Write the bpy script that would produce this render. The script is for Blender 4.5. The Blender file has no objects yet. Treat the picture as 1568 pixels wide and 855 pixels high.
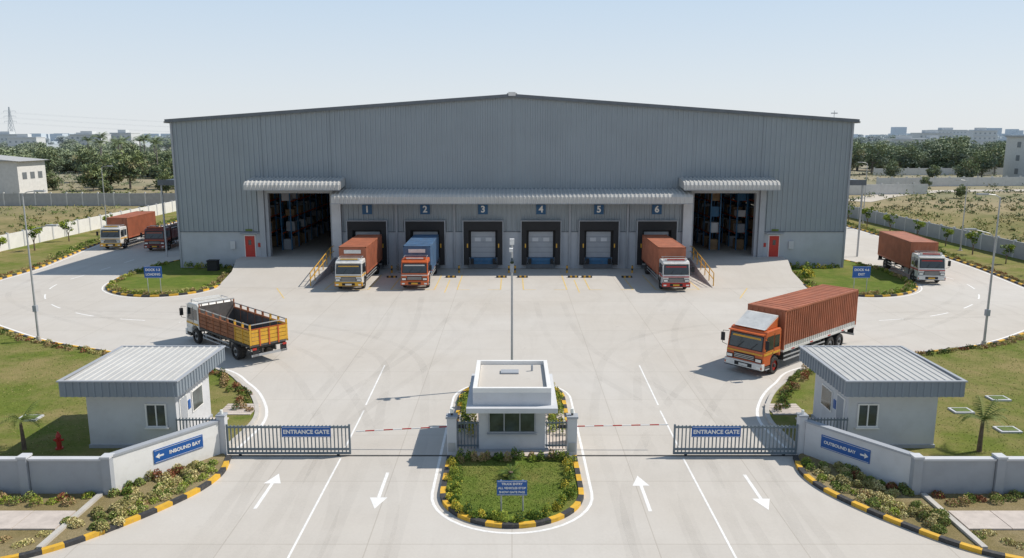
import bpy, math, random
from mathutils import Vector, Matrix
R = random.Random(11)
sc = bpy.context.scene

# ------------------------------------------------------------------ materials
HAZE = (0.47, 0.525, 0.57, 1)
def newmat(name):
    m = bpy.data.materials.new(name); m.use_nodes = True
    nt = m.node_tree
    return m, nt, nt.nodes['Principled BSDF']
def nd(nt, typ, props=None, **inp):
    n = nt.nodes.new(typ)
    for k, v in (props or {}).items(): setattr(n, k, v)
    for k, v in inp.items():
        key = k.replace('_', ' ')
        s = n.inputs[key]
        if hasattr(v, 'is_output'): nt.links.new(v, s)
        else: s.default_value = v
    return n
def c4(c): return (c[0], c[1], c[2], 1)
def noise(nt, vec, scale, detail=4, rough=.55):
    return nd(nt, 'ShaderNodeTexNoise', Vector=vec, Scale=scale, Detail=detail, Roughness=rough).outputs['Fac']
def ramp(nt, fac, a, b):
    return nd(nt, 'ShaderNodeMapRange', Value=fac, From_Min=a, From_Max=b).outputs[0]
def mul(nt, a, b):
    n = nd(nt, 'ShaderNodeMath', {'operation': 'MULTIPLY'})
    for i, v in enumerate((a, b)):
        if hasattr(v, 'is_output'): nt.links.new(v, n.inputs[i])
        else: n.inputs[i].default_value = v
    return n.outputs[0]
def mix(nt, fac, a, b, bt='MIX'):
    n = nt.nodes.new('ShaderNodeMixRGB'); n.blend_type = bt
    for i, v in enumerate((fac, a, b)):
        if hasattr(v, 'is_output'): nt.links.new(v, n.inputs[i])
        else: n.inputs[i].default_value = v if i == 0 else c4(v)
    return n.outputs[0]
def haze(nt, col, d0=150, d1=1500, mx=.92):  # aerial haze painted into the base colour, stronger with distance from the origin
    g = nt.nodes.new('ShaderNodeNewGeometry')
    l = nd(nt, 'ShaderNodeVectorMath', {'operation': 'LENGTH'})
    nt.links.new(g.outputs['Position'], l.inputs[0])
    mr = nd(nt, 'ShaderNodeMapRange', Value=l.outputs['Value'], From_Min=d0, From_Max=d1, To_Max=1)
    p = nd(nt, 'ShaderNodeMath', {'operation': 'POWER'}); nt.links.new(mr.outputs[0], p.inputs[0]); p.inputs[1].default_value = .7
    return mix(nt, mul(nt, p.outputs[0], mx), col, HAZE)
def mat(name, col, rough=.6, metal=0, var=.12, scale=1.5, bump=0, bscale=20, hz=False, dirt=0, spec=.5):
    m, nt, b = newmat(name)
    tc = nt.nodes.new('ShaderNodeTexCoord').outputs['Object']
    f = ramp(nt, noise(nt, tc, scale, 6), .3, .7)
    lo = tuple(c*(1-var) for c in col); hi = tuple(min(1, c*(1+var)) for c in col)
    c = mix(nt, f, lo, hi)
    if dirt:
        d = ramp(nt, noise(nt, tc, scale*2.3, 8, .7), .5, .75)
        c = mix(nt, mul(nt, d, dirt), c, (.22, .18, .145))
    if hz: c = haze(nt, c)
    nt.links.new(c, b.inputs['Base Color'])
    b.inputs['Roughness'].default_value = rough; b.inputs['Metallic'].default_value = metal
    b.inputs['Specular IOR Level'].default_value = spec
    if bump:
        bn = nd(nt, 'ShaderNodeBump', Strength=bump, Distance=.03, Height=noise(nt, tc, bscale, 5))
        nt.links.new(bn.outputs[0], b.inputs['Normal'])
    return m

def concrete_mat(name, base, joints=True, streak=.5):
    m, nt, b = newmat(name)
    tc = nt.nodes.new('ShaderNodeTexCoord').outputs['Object']
    big = ramp(nt, noise(nt, tc, .07, 5), .35, .68)
    med = ramp(nt, noise(nt, tc, .45, 8, .65), .20, .66)
    fine = ramp(nt, noise(nt, tc, 9, 6, .7), .25, .75)
    c = mix(nt, big, (base[0]*.95, base[1]*.92, base[2]*.88), tuple(x*1.04 for x in base))
    c = mix(nt, med, mix(nt, .24, c, (.36, .325, .28)), c)
    c = mix(nt, fine, mix(nt, .12, c, (.2, .19, .17)), c)
    dist = nd(nt, 'ShaderNodeTexNoise', Vector=tc, Scale=.06, Detail=2.0)
    off = nd(nt, 'ShaderNodeVectorMath', {'operation': 'SCALE'}); nt.links.new(dist.outputs['Color'], off.inputs[0]); off.inputs['Scale'].default_value = 9
    add = nd(nt, 'ShaderNodeVectorMath', {'operation': 'ADD'}); nt.links.new(tc, add.inputs[0]); nt.links.new(off.outputs[0], add.inputs[1])
    mp = nd(nt, 'ShaderNodeMapping', Vector=add.outputs[0], Scale=(1.5, .07, 1))
    s = ramp(nt, noise(nt, mp.outputs[0], 1, 7, .65), .5, .8)
    c = mix(nt, mul(nt, s, streak), c, (.28, .255, .22))
    st = ramp(nt, noise(nt, tc, .9, 3, .5), .68, .80)
    c = mix(nt, mul(nt, st, .25), c, (.18, .165, .145))
    if joints:
        br = nd(nt, 'ShaderNodeTexBrick', {'offset': 0.0}, Vector=tc, Scale=1.0, Brick_Width=4.8, Row_Height=4.8, Mortar_Size=.018, Mortar_Smooth=.1,
                Color1=(.955, .955, .955, 1), Color2=(1, 1, 1, 1), Mortar=(.74, .72, .69, 1))
        br.inputs['Bias'].default_value = 0
        c = mix(nt, .8, c, br.outputs['Color'], 'MULTIPLY')
    nt.links.new(c, b.inputs['Base Color']); b.inputs['Roughness'].default_value = .85
    bn = nd(nt, 'ShaderNodeBump', Strength=.25, Distance=.02, Height=noise(nt, tc, 6, 8))
    nt.links.new(bn.outputs[0], b.inputs['Normal'])
    return m

def grass_mat(name, g1, g2, dry, dryamt=.5, hz=False, s=1.0):
    m, nt, b = newmat(name)
    tc = nt.nodes.new('ShaderNodeTexCoord').outputs['Object']
    a = ramp(nt, noise(nt, tc, 1.3*s, 8, .7), .3, .7)
    c = mix(nt, a, g1, g2)
    p = ramp(nt, noise(nt, tc, .22*s, 8, .7), .60-dryamt*.3, .80-dryamt*.3)
    c = mix(nt, p, c, dry)
    f = ramp(nt, noise(nt, tc, 11*s, 4, .8), .3, .75)
    c = mix(nt, f, mix(nt, .5, c, (.05, .055, .015)), c)
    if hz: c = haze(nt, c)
    nt.links.new(c, b.inputs['Base Color']); b.inputs['Roughness'].default_value = .95
    b.inputs['Specular IOR Level'].default_value = .1
    bn = nd(nt, 'ShaderNodeBump', Strength=.7, Distance=.05, Height=noise(nt, tc, 18*s, 4, .8))
    nt.links.new(bn.outputs[0], b.inputs['Normal'])
    return m

CONC = concrete_mat('yard_concrete', (.565, .535, .495), streak=.15)
CONC2 = concrete_mat('ramp_concrete', (.56, .53, .49), joints=False, streak=.12)
KERBC = mat('kerb_concrete', (.48, .45, .41), .85, bump=.3)
PAVE = mat('paving', (.52, .455, .405), .85, scale=3, bump=.2)
KY = mat('kerb_yellow', (.66, .38, .03), .7, dirt=.45, scale=3)
KB = mat('kerb_black', (.038, .038, .04), .7, dirt=.4, scale=3)
WLINE = mat('white_road_paint', (.78, .77, .75), .8, var=.1, scale=4, dirt=.3)
YLINE = mat('yellow_road_paint', (.66, .48, .18), .8, var=.2, scale=4, dirt=.5)
LAWN = grass_mat('lawn_grass', (.115, .165, .026), (.20, .235, .045), (.33, .27, .115), .66)
LAWN2 = grass_mat('island_grass', (.10, .16, .024), (.18, .235, .04), (.28, .25, .08), .4)
SOIL = grass_mat('bed_soil', (.25, .20, .09), (.33, .25, .13), (.38, .30, .18), .6)
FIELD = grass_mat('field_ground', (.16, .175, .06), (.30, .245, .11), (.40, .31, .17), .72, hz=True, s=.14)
CLAD = mat('grey_cladding', (.275, .312, .343), .45, .0, var=.05, scale=.25, dirt=.05)
FASC = mat('slate_fascia', (.20, .235, .27), .5, .0, var=.05, dirt=.08)
CLADL = mat('canopy_sheet', (.50, .49, .465), .45, 0, var=.06, scale=.6, dirt=.15)
TRIM = mat('dark_trim', (.12, .135, .155), .5)
BLOCK = mat('painted_blockwork', (.43, .455, .49), .8, var=.06, scale=.7, bump=.15, dirt=.10)
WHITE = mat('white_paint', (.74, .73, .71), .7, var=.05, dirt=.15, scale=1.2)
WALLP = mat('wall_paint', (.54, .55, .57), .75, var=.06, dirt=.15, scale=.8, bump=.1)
GREYP = mat('grey_paint', (.34, .36, .39), .75, var=.06, dirt=.12)
GATE = mat('gate_steel', (.14, .175, .20), .5)
BLACK = mat('black_rubber', (.018, .018, .02), .75)
TYRE = mat('tyre_rubber', (.03, .028, .027), .9, dirt=.5, scale=5)
GLASS = mat('dark_glass', (.02, .028, .033), .06, var=.3, spec=.8)
GLASSB = mat('window_glass', (.05, .065, .065), .1, var=.5, spec=.7)
STEEL = mat('galvanised_steel', (.42, .43, .44), .45, .3)
CHROME = mat('chrome_grey', (.5, .5, .5), .3, .6)
BLUE = mat('sign_blue', (.010, .09, .32), .5, var=.05)
DBLUE = mat('dock_sign_blue', (.010, .08, .19), .5, var=.05)
LBLUE = mat('leveller_blue', (.03, .13, .26), .6, dirt=.3)
RED = mat('red_paint', (.45, .03, .02), .5, dirt=.15)
YEL = mat('yellow_paint', (.66, .36, .03), .5, dirt=.35, scale=3)
ORANGE = mat('orange_paint', (.50, .09, .02), .5, dirt=.3, scale=3)
CONT = mat('container_rust', (.37, .12, .06), .6, var=.18, dirt=.22, scale=1.1)
CONTB = mat('container_blue', (.055, .12, .22), .6, var=.25, dirt=.5, scale=1.1)
CABW = mat('cab_white', (.66, .65, .62), .35, dirt=.25, scale=2)
CABO = mat('cab_orange', (.55, .115, .028), .35, dirt=.25, scale=2)
CABR = mat('cab_darkred', (.20, .04, .03), .4, dirt=.4, scale=2)
DARKM = mat('chassis_dark', (.05, .048, .045), .7, dirt=.4)
WOOD = mat('plank_brown', (.29, .105, .045), .75, var=.3, scale=3, dirt=.4)
FLOORD = mat('bed_floor', (.10, .09, .085), .8, var=.3, scale=2)
LAMPG = mat('lamp_lens', (.75, .75, .7), .15)
CARD = mat('cardboard', (.24, .16, .09), .8, var=.3)
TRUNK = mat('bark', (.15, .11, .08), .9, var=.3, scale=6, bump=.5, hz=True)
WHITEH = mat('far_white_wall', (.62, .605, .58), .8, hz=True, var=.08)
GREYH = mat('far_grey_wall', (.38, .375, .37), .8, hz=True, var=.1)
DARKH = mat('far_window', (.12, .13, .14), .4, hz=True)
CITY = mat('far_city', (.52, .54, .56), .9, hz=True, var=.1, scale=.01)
def leafmat(name, col, hz=False):
    return mat(name, col, .7, var=.3, scale=.8, hz=hz, spec=.2)
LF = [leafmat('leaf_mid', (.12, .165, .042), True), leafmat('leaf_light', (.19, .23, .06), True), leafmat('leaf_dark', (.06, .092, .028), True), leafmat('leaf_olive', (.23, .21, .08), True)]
HG = [leafmat('hedge_green', (.13, .20, .032)), leafmat('hedge_dark', (.065, .11, .024)), leafmat('hedge_yellow', (.54, .45, .06)), leafmat('hedge_lime', (.30, .36, .055))]
DRY = [leafmat('dry_leaf', (.60, .52, .25)), leafmat('dry_olive', (.42, .38, .15)), leafmat('dry_green', (.24, .29, .08)), leafmat('dry_brown', (.40, .28, .14))]
RDH = [leafmat('croton_red', (.27, .095, .05)), HG[0], HG[1], DRY[3]]

# ------------------------------------------------------------------ mesh builder
class MB:
    def __init__(s): s.v = []; s.f = []; s.m = []; s.mats = []
    def mi(s, m):
        if m not in s.mats: s.mats.append(m)
        return s.mats.index(m)
    def poly(s, pts, m):
        n = len(s.v); s.v.extend([tuple(p) for p in pts]); s.f.append(tuple(range(n, n+len(pts)))); s.m.append(s.mi(m))
    def box(s, x0, x1, y0, y1, z0, z1, m, T=None):
        x0, x1 = min(x0, x1), max(x0, x1); y0, y1 = min(y0, y1), max(y0, y1); z0, z1 = min(z0, z1), max(z0, z1)
        p = [(x0,y0,z0),(x1,y0,z0),(x1,y1,z0),(x0,y1,z0),(x0,y0,z1),(x1,y0,z1),(x1,y1,z1),(x0,y1,z1)]
        if T: p = [T @ Vector(q) for q in p]
        n = len(s.v); s.v.extend([tuple(q) for q in p]); i = s.mi(m)
        for f in ((0,3,2,1),(4,5,6,7),(0,1,5,4),(1,2,6,5),(2,3,7,6),(3,0,4,7)):
            s.f.append(tuple(n+k for k in f)); s.m.append(i)
    def cyl(s, p0, p1, r0, r1, n, m, caps=True):
        p0 = Vector(p0); p1 = Vector(p1); d = (p1-p0).normalized()
        a = d.orthogonal().normalized(); b = d.cross(a); k = len(s.v); i = s.mi(m)
        for p, r in ((p0, r0), (p1, r1)):
            for j in range(n):
                t = 2*math.pi*j/n; s.v.append(tuple(p + a*r*math.cos(t) + b*r*math.sin(t)))
        for j in range(n):
            j2 = (j+1) % n; s.f.append((k+j, k+j2, k+n+j2, k+n+j)); s.m.append(i)
        if caps:
            s.f.append(tuple(k+n-1-j for j in range(n))); s.m.append(i)
            s.f.append(tuple(k+n+j for j in range(n))); s.m.append(i)
    def tube(s, pts, r, n, m):
        for a, b in zip(pts[:-1], pts[1:]): s.cyl(a, b, r, r, n, m)
    def prism_y(s, prof, y0, y1, m):
        a = sum(prof[i][0]*prof[(i+1) % len(prof)][1]-prof[(i+1) % len(prof)][0]*prof[i][1] for i in range(len(prof)))
        if a < 0: prof = prof[::-1]
        n = len(prof); k = len(s.v); i = s.mi(m)
        s.v.extend([(x, y0, z) for x, z in prof]); s.v.extend([(x, y1, z) for x, z in prof])
        s.f.append(tuple(k+j for j in range(n))); s.m.append(i)
        s.f.append(tuple(k+n+n-1-j for j in range(n))); s.m.append(i)
        for j in range(n):
            j2 = (j+1) % n; s.f.append((k+j2, k+j, k+n+j, k+n+j2)); s.m.append(i)
    def lathe_y(s, c, prof, n, m):
        k = len(s.v); i = s.mi(m)
        for r, h in prof:
            for j in range(n):
                t = 2*math.pi*j/n; s.v.append((c[0]+r*math.cos(t), c[1]+h, c[2]+r*math.sin(t)))
        for q in range(len(prof)-1):
            for j in range(n):
                j2 = (j+1) % n; s.f.append((k+q*n+j, k+q*n+j2, k+(q+1)*n+j2, k+(q+1)*n+j)); s.m.append(i)
    def leaf(s, c, size, m, rnd, flat=0):
        a = Vector((rnd.gauss(0, 1), rnd.gauss(0, 1), rnd.gauss(0, 1)*(1-flat)))
        if a.length < 1e-3: a = Vector((1, 0, 0))
        a.normalize(); b = a.orthogonal().normalized()
        b = Matrix.Rotation(rnd.uniform(0, 6.28), 3, a) @ b
        w = size*rnd.uniform(.5, 1); a = a*size*rnd.uniform(.6, 1.2); b = b*w*.6; c = Vector(c)
        n = len(s.v); s.v.extend([tuple(c-a), tuple(c-b*.9), tuple(c+a), tuple(c+b)])
        s.f.append((n, n+1, n+2, n+3)); s.m.append(m)
    def build(s, name, parent=None, loc=(0, 0, 0), rot=0, bevel=0, smooth=False):
        me = bpy.data.meshes.new(name); me.from_pydata(s.v, [], s.f)
        for m in s.mats: me.materials.append(m)
        me.polygons.foreach_set('material_index', s.m)
        if smooth: me.polygons.foreach_set('use_smooth', [True]*len(s.f))
        me.update()
        o = bpy.data.objects.new(name, me); sc.collection.objects.link(o)
        o.location = loc; o.rotation_euler = (0, 0, rot)
        if parent: o.parent = parent
        if bevel:
            b = o.modifiers.new('bevel', 'BEVEL'); b.width = bevel; b.segments = 2; b.limit_method = 'ANGLE'; b.angle_limit = math.radians(40)
        return o
def empty(name, loc=(0, 0, 0), rot=0):
    o = bpy.data.objects.new(name, None); sc.collection.objects.link(o); o.location = loc; o.rotation_euler = (0, 0, rot); return o
def inst(name, me, loc, rot=0, s=1, parent=None):
    o = bpy.data.objects.new(name, me); sc.collection.objects.link(o); o.location = loc; o.rotation_euler = (0, 0, rot)
    o.scale = (s, s, s) if not isinstance(s, tuple) else s
    if parent: o.parent = parent
    return o
def text(st, size, loc, rot, m, parent, name='lettering'):
    c = bpy.data.curves.new(name, 'FONT'); c.body = st; c.size = size; c.align_x = 'CENTER'; c.align_y = 'CENTER'; c.extrude = .003
    c.offset = size*.03
    c.materials.append(m); o = bpy.data.objects.new(name, c); sc.collection.objects.link(o)
    o.location = loc; o.rotation_euler = rot; o.parent = parent; return o
FR = (math.radians(90), 0, 0)

# ------------------------------------------------------------------ path tools
def cr(pts, closed=False, step=.3):
    P = [Vector((p[0], p[1])) for p in pts]; n = len(P); out = []
    rng = range(n if closed else n-1)
    for i in rng:
        p0 = P[(i-1) % n] if closed or i > 0 else P[i]; p1 = P[i]; p2 = P[(i+1) % n]
        p3 = P[(i+2) % n] if closed or i+2 < n else p2
        k = max(2, int((p2-p1).length/step))
        for j in range(k):
            t = j/k
            out.append(.5*((2*p1)+(-p0+p2)*t+(2*p0-5*p1+4*p2-p3)*t*t+(-p0+3*p1-3*p2+p3)*t**3))
    if not closed: out.append(P[-1])
    return out
def resample(p, step, closed=False):
    q = list(p)+([p[0]] if closed else []); out = [q[0]]; acc = 0; last = q[0]
    for b in q[1:]:
        while (b-last).length+acc >= step:
            t = (step-acc)/(b-last).length; last = last+(b-last)*t; out.append(last.copy()); acc = 0
        acc += (b-last).length; last = b
    return out
def offs(p, d, closed=False):
    n = len(p); o = []
    for i in range(n):
        a = p[(i-1) % n] if (closed or i > 0) else p[i]; b = p[(i+1) % n] if (closed or i < n-1) else p[i]
        t = (b-a)
        if t.length < 1e-6: t = Vector((1, 0))
        t.normalize(); o.append(p[i]+Vector((-t.y, t.x))*d)
    return o
def kerb(name, pts, closed=False, side=1, w=.2, h=.15, paint=True, z0=0, seg=.75):
    p = resample(pts, seg/2, closed)
    if closed and len(p) % 4: p = p[:len(p)-(len(p) % 4)]
    q = offs(p, side*w, closed); mb = MB(); n = len(p)
    for i in range(n if closed else n-1):
        j = (i+1) % n
        m = (KY if (i//2) % 2 else KB) if paint else KERBC
        a, b, c, d = p[i], p[j], q[j], q[i]
        B = [(a.x, a.y), (b.x, b.y), (c.x, c.y), (d.x, d.y)]
        for k in (0, 2):
            u, v = B[k], B[(k+1) % 4]
            mb.poly([(u[0], u[1], z0-.05), (v[0], v[1], z0-.05), (v[0], v[1], z0+h), (u[0], u[1], z0+h)], m)
        mb.poly([(x, y, z0+h) for x, y in B], m)
    return mb.build(name)
def ribbon(mb, pts, d0, d1, z, m, closed=False, dash=None):
    a = offs(pts, d0, closed); b = offs(pts, d1, closed); n = len(pts); acc = 0
    for i in range(n if closed else n-1):
        j = (i+1) % n; L = (pts[j]-pts[i]).length; acc += L
        if dash and (acc % (dash[0]+dash[1])) > dash[0]: continue
        q = [(a[i].x, a[i].y, z), (a[j].x, a[j].y, z), (b[j].x, b[j].y, z), (b[i].x, b[i].y, z)]
        ar = sum(q[k][0]*q[(k+1) % 4][1]-q[(k+1) % 4][0]*q[k][1] for k in range(4))
        mb.poly(q if ar > 0 else q[::-1], m)
def flat(name, pts, z, m, parent=None):
    pts = [(p[0], p[1]) for p in pts]
    ar = sum(pts[k][0]*pts[(k+1) % len(pts)][1]-pts[(k+1) % len(pts)][0]*pts[k][1] for k in range(len(pts)))
    if ar < 0: pts = pts[::-1]
    mb = MB(); mb.poly([(x, y, z) for x, y in pts], m); return mb.build(name, parent)

# ------------------------------------------------------------------ ground
mb = MB(); mb.poly([(-5000, -400, -.12), (5000, -400, -.12), (5000, 7000, -.12), (-5000, 7000, -.12)], FIELD); mb.build('ground')
mb = MB()
mb.poly([(-75, -30, 0), (75, -30, 0), (75, 30, 0), (56, 30, 0), (56, 150, 0), (-60, 150, 0), (-60, 30, 0), (-75, 30, 0)], CONC)
mb.build('concrete_yard')

LC = [(-12.25, 31.9), (-12.1, 35.3), (-13.0, 38.1), (-14.6, 40.8), (-17.4, 43.8), (-25.2, 47.2), (-31.2, 50.1), (-37.2, 54.4), (-42.5, 58.4), (-46.3, 63.5), (-47.8, 70.5), (-48, 78), (-49.2, 85.3), (-51.5, 98.6), (-52, 115), (-52, 140)]
RC = [(12.25, 31.9), (12.1, 35.3), (13.0, 38.1), (14.6, 40.8), (17.2, 43.8), (25, 46.8), (31, 49.2), (36.6, 53.2), (41.5, 57.2), (44.6, 62), (45.6, 68), (47.2, 78), (48, 87), (49.2, 105), (49.4, 117), (49.4, 140)]
LCs, RCs = cr(LC), cr(RC)
lines = MB()
def lawn_side(curve, xw, s):
    flat('lawn', [(p.x, p.y) for p in curve]+[(xw, 140), (xw, 27.7), (s*15.2, 27.7), (s*12.3, 31.4)], .10, LAWN)
    k1 = [p for p in curve if p.y < 44.5]; k2 = [p for p in curve if p.y >= 44.3]
    kerb('kerb', k1, side=(1 if s < 0 else -1), paint=False)
    kerb('kerb', k2, side=(1 if s < 0 else -1), paint=True)
    ribbon(lines, curve, (-.28 if s < 0 else .28), (-.42 if s < 0 else .42), .004, WLINE)
lawn_side(LCs, -59, -1); lawn_side(RCs, 55, 1)

IL = [(-27.4, 78.3), (-27.2, 75.5), (-26.5, 72), (-26.2, 68.6), (-27.2, 65.6), (-30, 64.1), (-33.2, 65.0), (-35.8, 67.8), (-37, 72), (-37.2, 77), (-36.4, 81), (-35, 85.5), (-33.8, 86.5)]
for s in (-1, 1):
    p = cr([(-s*x, y) for x, y in IL], step=.4)
    flat('island_lawn', [(q.x, q.y) for q in p]+[(s*33.6, 78.2)], .10, LAWN2)
    kerb('kerb', p, side=(-1 if s < 0 else 1)*1, paint=True)
    ribbon(lines, p, (.25 if s < 0 else -.25), (.36 if s < 0 else -.36), .004, WLINE)

def stadium(R_, y0, y1, n=20):
    o = []
    for i in range(n+1):
        t = math.pi+math.pi*i/n; o.append(Vector((R_*math.cos(t), y0+R_*math.sin(t))))
    k = 14
    for i in range(1, k): o.append(Vector((R_, y0+(y1-y0)*i/k)))
    for i in range(n+1):
        t = math.pi*i/n; o.append(Vector((R_*math.cos(t), y1+R_*math.sin(t))))
    for i in range(1, k): o.append(Vector((-R_, y1-(y1-y0)*i/k)))
    return o
ST = stadium(2.72, 27.75, 38.6)
flat('island_lawn', [(q.x, q.y) for q in ST], .10, LAWN2)
kerb('kerb', ST[30:]+ST[:30], closed=True, side=1, seg=.6)
ribbon(lines, ST, -.25, -.36, .004, WLINE, closed=True)
mb = MB(); mb.box(-2.5, 2.5, 30.9, 36.6, .08, .16, PAVE); mb.build('island_pavement')

FC = [(-12.0, 31.0), (-11.75, 29.5), (-12.0, 28.1), (-12.7, 26.7), (-13.65, 25.3), (-14.75, 24.0), (-16.0, 23.1), (-18.3, 22.2), (-22, 21.3), (-30, 20.5), (-58, 20.2)]
for s in (-1, 1):
    p = cr([(-s*x, y) for x, y in FC])
    a = [q for q in p if abs(q.x) < 15.35]; b = [q for q in p if abs(q.x) >= 15.35]
    flat('planting_bed', [(q.x, q.y) for q in a]+[(s*15.4, a[-1].y), (s*15.4, 27.7), (s*12.3, 31.4)], .10, SOIL)
    flat('verge_grass', [(s*15.4, b[0].y)]+[(q.x, q.y) for q in b]+[(s*58, 27.6), (s*15.4, 27.6)], .10, SOIL)
    kerb('kerb', p, side=(1 if s < 0 else -1), seg=.62)
    ribbon(lines, p, (.22 if s > 0 else -.22), (.36 if s > 0 else -.36), .004, WLINE)
    mb = MB(); mb.box(s*15.3, s*15.5, 23.5, 27.4, .05, .19, KERBC); mb.build('kerb_divider')
    mb = MB()
    x = 15.6
    while x < 57:
        mb.box(s*x, s*(x+1.47), 24.75, 26.05, .05, .16, PAVE); x += 1.5
    mb.build('sidewalk')
def ln(x0, y0, x1, y1, w=.12, m=WLINE, z=.004):
    a = Vector((x0, y0)); b = Vector((x1, y1)); ribbon(lines, [a, b], -w/2, w/2, z, m)
for s in (-1, 1):
    ln(s*7.2, 20, s*7.2, 31.0, .08); ln(s*7.25, 32.2, s*7.3, 36.8, .08); ln(s*7.35, 37.6, s*7.5, 44.5, .08)
def arrow(x, y0, y1):
    d = 1 if y1 > y0 else -1
    ln(x, y0, x, y1-d*.9, .13)
    t = [(x-.33, y1-d*.9, .004), (x+.33, y1-d*.9, .004), (x, y1, .004)]
    lines.poly(t if d > 0 else t[::-1], WLINE)
arrow(-9.35, 26.5, 29.5); arrow(-5.0, 29.6, 26.5); arrow(5.0, 26.3, 29.3); arrow(9.3, 29.4, 26.4)
arc = [(-41, 84), (-41.2, 76), (-41.3, 70), (-39.2, 64.4), (-35.5, 60), (-30.5, 56.8), (-24, 55.2)]
for s in (-1, 1):
    ribbon(lines, cr([(-s*x, y) for x, y in arc], step=.2), -.06, .06, .004, WLINE, dash=(2.2, 2.6))
DX = [-14.5, -8.7, -2.9, 2.9, 8.7, 14.5]
for x in DX:
    for k in (-1, 1): ln(x+k*1.9, 67.3, x+k*1.9, 74.5, .11, YLINE)
    ln(x-.8, 67.3, x-1.9, 67.3, .11, YLINE); ln(x+.8, 67.3, x+1.9, 67.3, .11, YLINE)
for k in (-1, 1):
    ln(k*20.8, 68.0, k*18.9, 63.6, .1, YLINE); ln(k*5.8, 66, k*5.8, 72, .1, YLINE)
lines.build('road_markings')
mb = MB(); mb.box(-12.2, 12.2, 31.22, 31.34, -.02, .012, DARKM); mb.build('gate_track')

# very faint tyre wear
m, nt, b = newmat('tyre_mark')
tc = nt.nodes.new('ShaderNodeTexCoord').outputs['Object']
al = ramp(nt, noise(nt, tc, .22, 5, .6), .35, .75)
b.inputs['Base Color'].default_value = (.24, .22, .19, 1); b.inputs['Roughness'].default_value = .9
nt.links.new(mul(nt, al, .08), b.inputs['Alpha']); TM = m
mb = MB(); zi = .005
tr = [[(-5, 8), (-5, 26), (-5.3, 36), (-8, 48), (-20, 56), (-34, 58)], [(5, 8), (5, 26), (5.3, 38), (9, 50), (22, 56), (36, 58)],
      [(-9.5, 18), (-9.4, 30), (-9, 40), (-8, 52), (-8.6, 64)], [(9.5, 18), (9.4, 30), (9, 40), (10, 52), (14, 64)],
      [(-30, 12), (-14, 15), (-9, 22), (-9, 34), (-5, 48), (-3, 62)], [(30, 12), (14, 15), (9, 22), (9, 34), (4, 48), (3, 62)],
      [(4.4, 12), (5.2, 20), (6, 30), (14, 46), (28, 54), (41, 68), (43, 84)],
      [(-4.4, 12), (-5.2, 20), (-6.2, 30), (-14, 47), (-28, 54), (-42, 66), (-45, 84)]]
for t in tr:
    p = cr(t, step=.6)
    for k in (-1, 1):
        zi += .0002; ribbon(mb, p, k*.85, k*1.3, zi, TM)
mb.build('tyre_marks')

# ------------------------------------------------------------------ warehouse
YB = 78.5; HW = 33.5
def eave(x): return 17.07-2.38*abs(x)/HW
wh = empty('warehouse_building')
def corr(mb, p0, p1, z0, zt, m, pitch=.5, depth=.085):
    p0 = Vector((p0[0], p0[1], 0)); p1 = Vector((p1[0], p1[1], 0)); L = (p1-p0).length; d = (p1-p0)/L; nrm = Vector((d.y, -d.x, 0))
    t = 0; P = [(0, 0)]
    while t < L-.001:
        for dt, o in ((.25, 0), (.03, depth), (.11, depth), (.03, 0)):
            t2 = min(L, t+dt*pitch/.42); P.append((t2, o)); t = t2
            if t >= L-.001: break
    for (a, oa), (b_, ob) in zip(P[:-1], P[1:]):
        A = p0+d*a+nrm*oa; B = p0+d*b_+nrm*ob
        za = zt(A) if callable(zt) else zt; zb = zt(B) if callable(zt) else zt
        mb.poly([(A.x, A.y, z0), (B.x, B.y, z0), (B.x, B.y, zb), (A.x, A.y, za)], m)
ev = lambda A: eave(A.x)
w = MB()
for x0, x1 in ((-33.5, -24.7), (-17.9, 0), (0, 17.9), (24.7, 33.5)):
    corr(w, (x0, YB), (x1, YB), 3.73, ev, CLAD)
    w.box(x0, x1, YB-.03, YB+.25, 0, 3.70, BLOCK)
    w.box(x0, x1, YB-.11, YB+.02, 3.70, 3.76, TRIM)
for x0, x1 in ((-24.7, -17.9), (17.9, 24.7)):
    corr(w, (x0, YB), (x1, YB), 7.9, ev, CLAD)
corr(w, (-33.5, 170), (-33.5, YB), 3.73, 14.69, CLAD); corr(w, (33.5, YB), (33.5, 170), 3.73, 14.69, CLAD)
w.box(-33.52, -33.3, YB+.26, 170, 0, 3.7, BLOCK); w.box(33.3, 33.52, YB+.26, 170, 0, 3.7, BLOCK)
w.box(-33.4, 33.4, 169.8, 170, 0, 14.6, GREYP)
w.build('walls', wh)
w = MB()
for s in (-1, 1):
    a = (s*34.0, 14.66); b_ = (0, 17.09)
    w.prism_y([(a[0], a[1]), (b_[0], b_[1]), (b_[0], b_[1]+.12), (a[0], a[1]+.12)], YB-.25, 170.3, CLADL)
    w.prism_y([(a[0], a[1]-.16), (b_[0], b_[1]-.16), (b_[0], b_[1]+.16), (a[0], a[1]+.16)], YB-.33, YB-.253, TRIM)
    w.box(s*33.9, s*34.15, YB-.2, 170, 14.45, 14.64, CLADL)
    w.box(s*33.42, s*33.6, YB-.14, YB+.1, 0, 14.6, GREYP)
w.box(-.35, .35, YB-.4, YB-.1, 17.05, 17.42, WHITE)
w.box(-.5, .5, YB, 170, 17.2, 17.34, CLADL)
w.cyl((32.2, 80, 14.8), (32.2, 80, 15.7), .03, .03, 5, STEEL); w.box(31.9, 32.5, 79.9, 80.1, 15.4, 15.5, STEEL)
w.build('roof', wh)
w = MB()
w.box(-33.2, 33.2, YB+.3, 169, .9, 1.2, CONC2)
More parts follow.
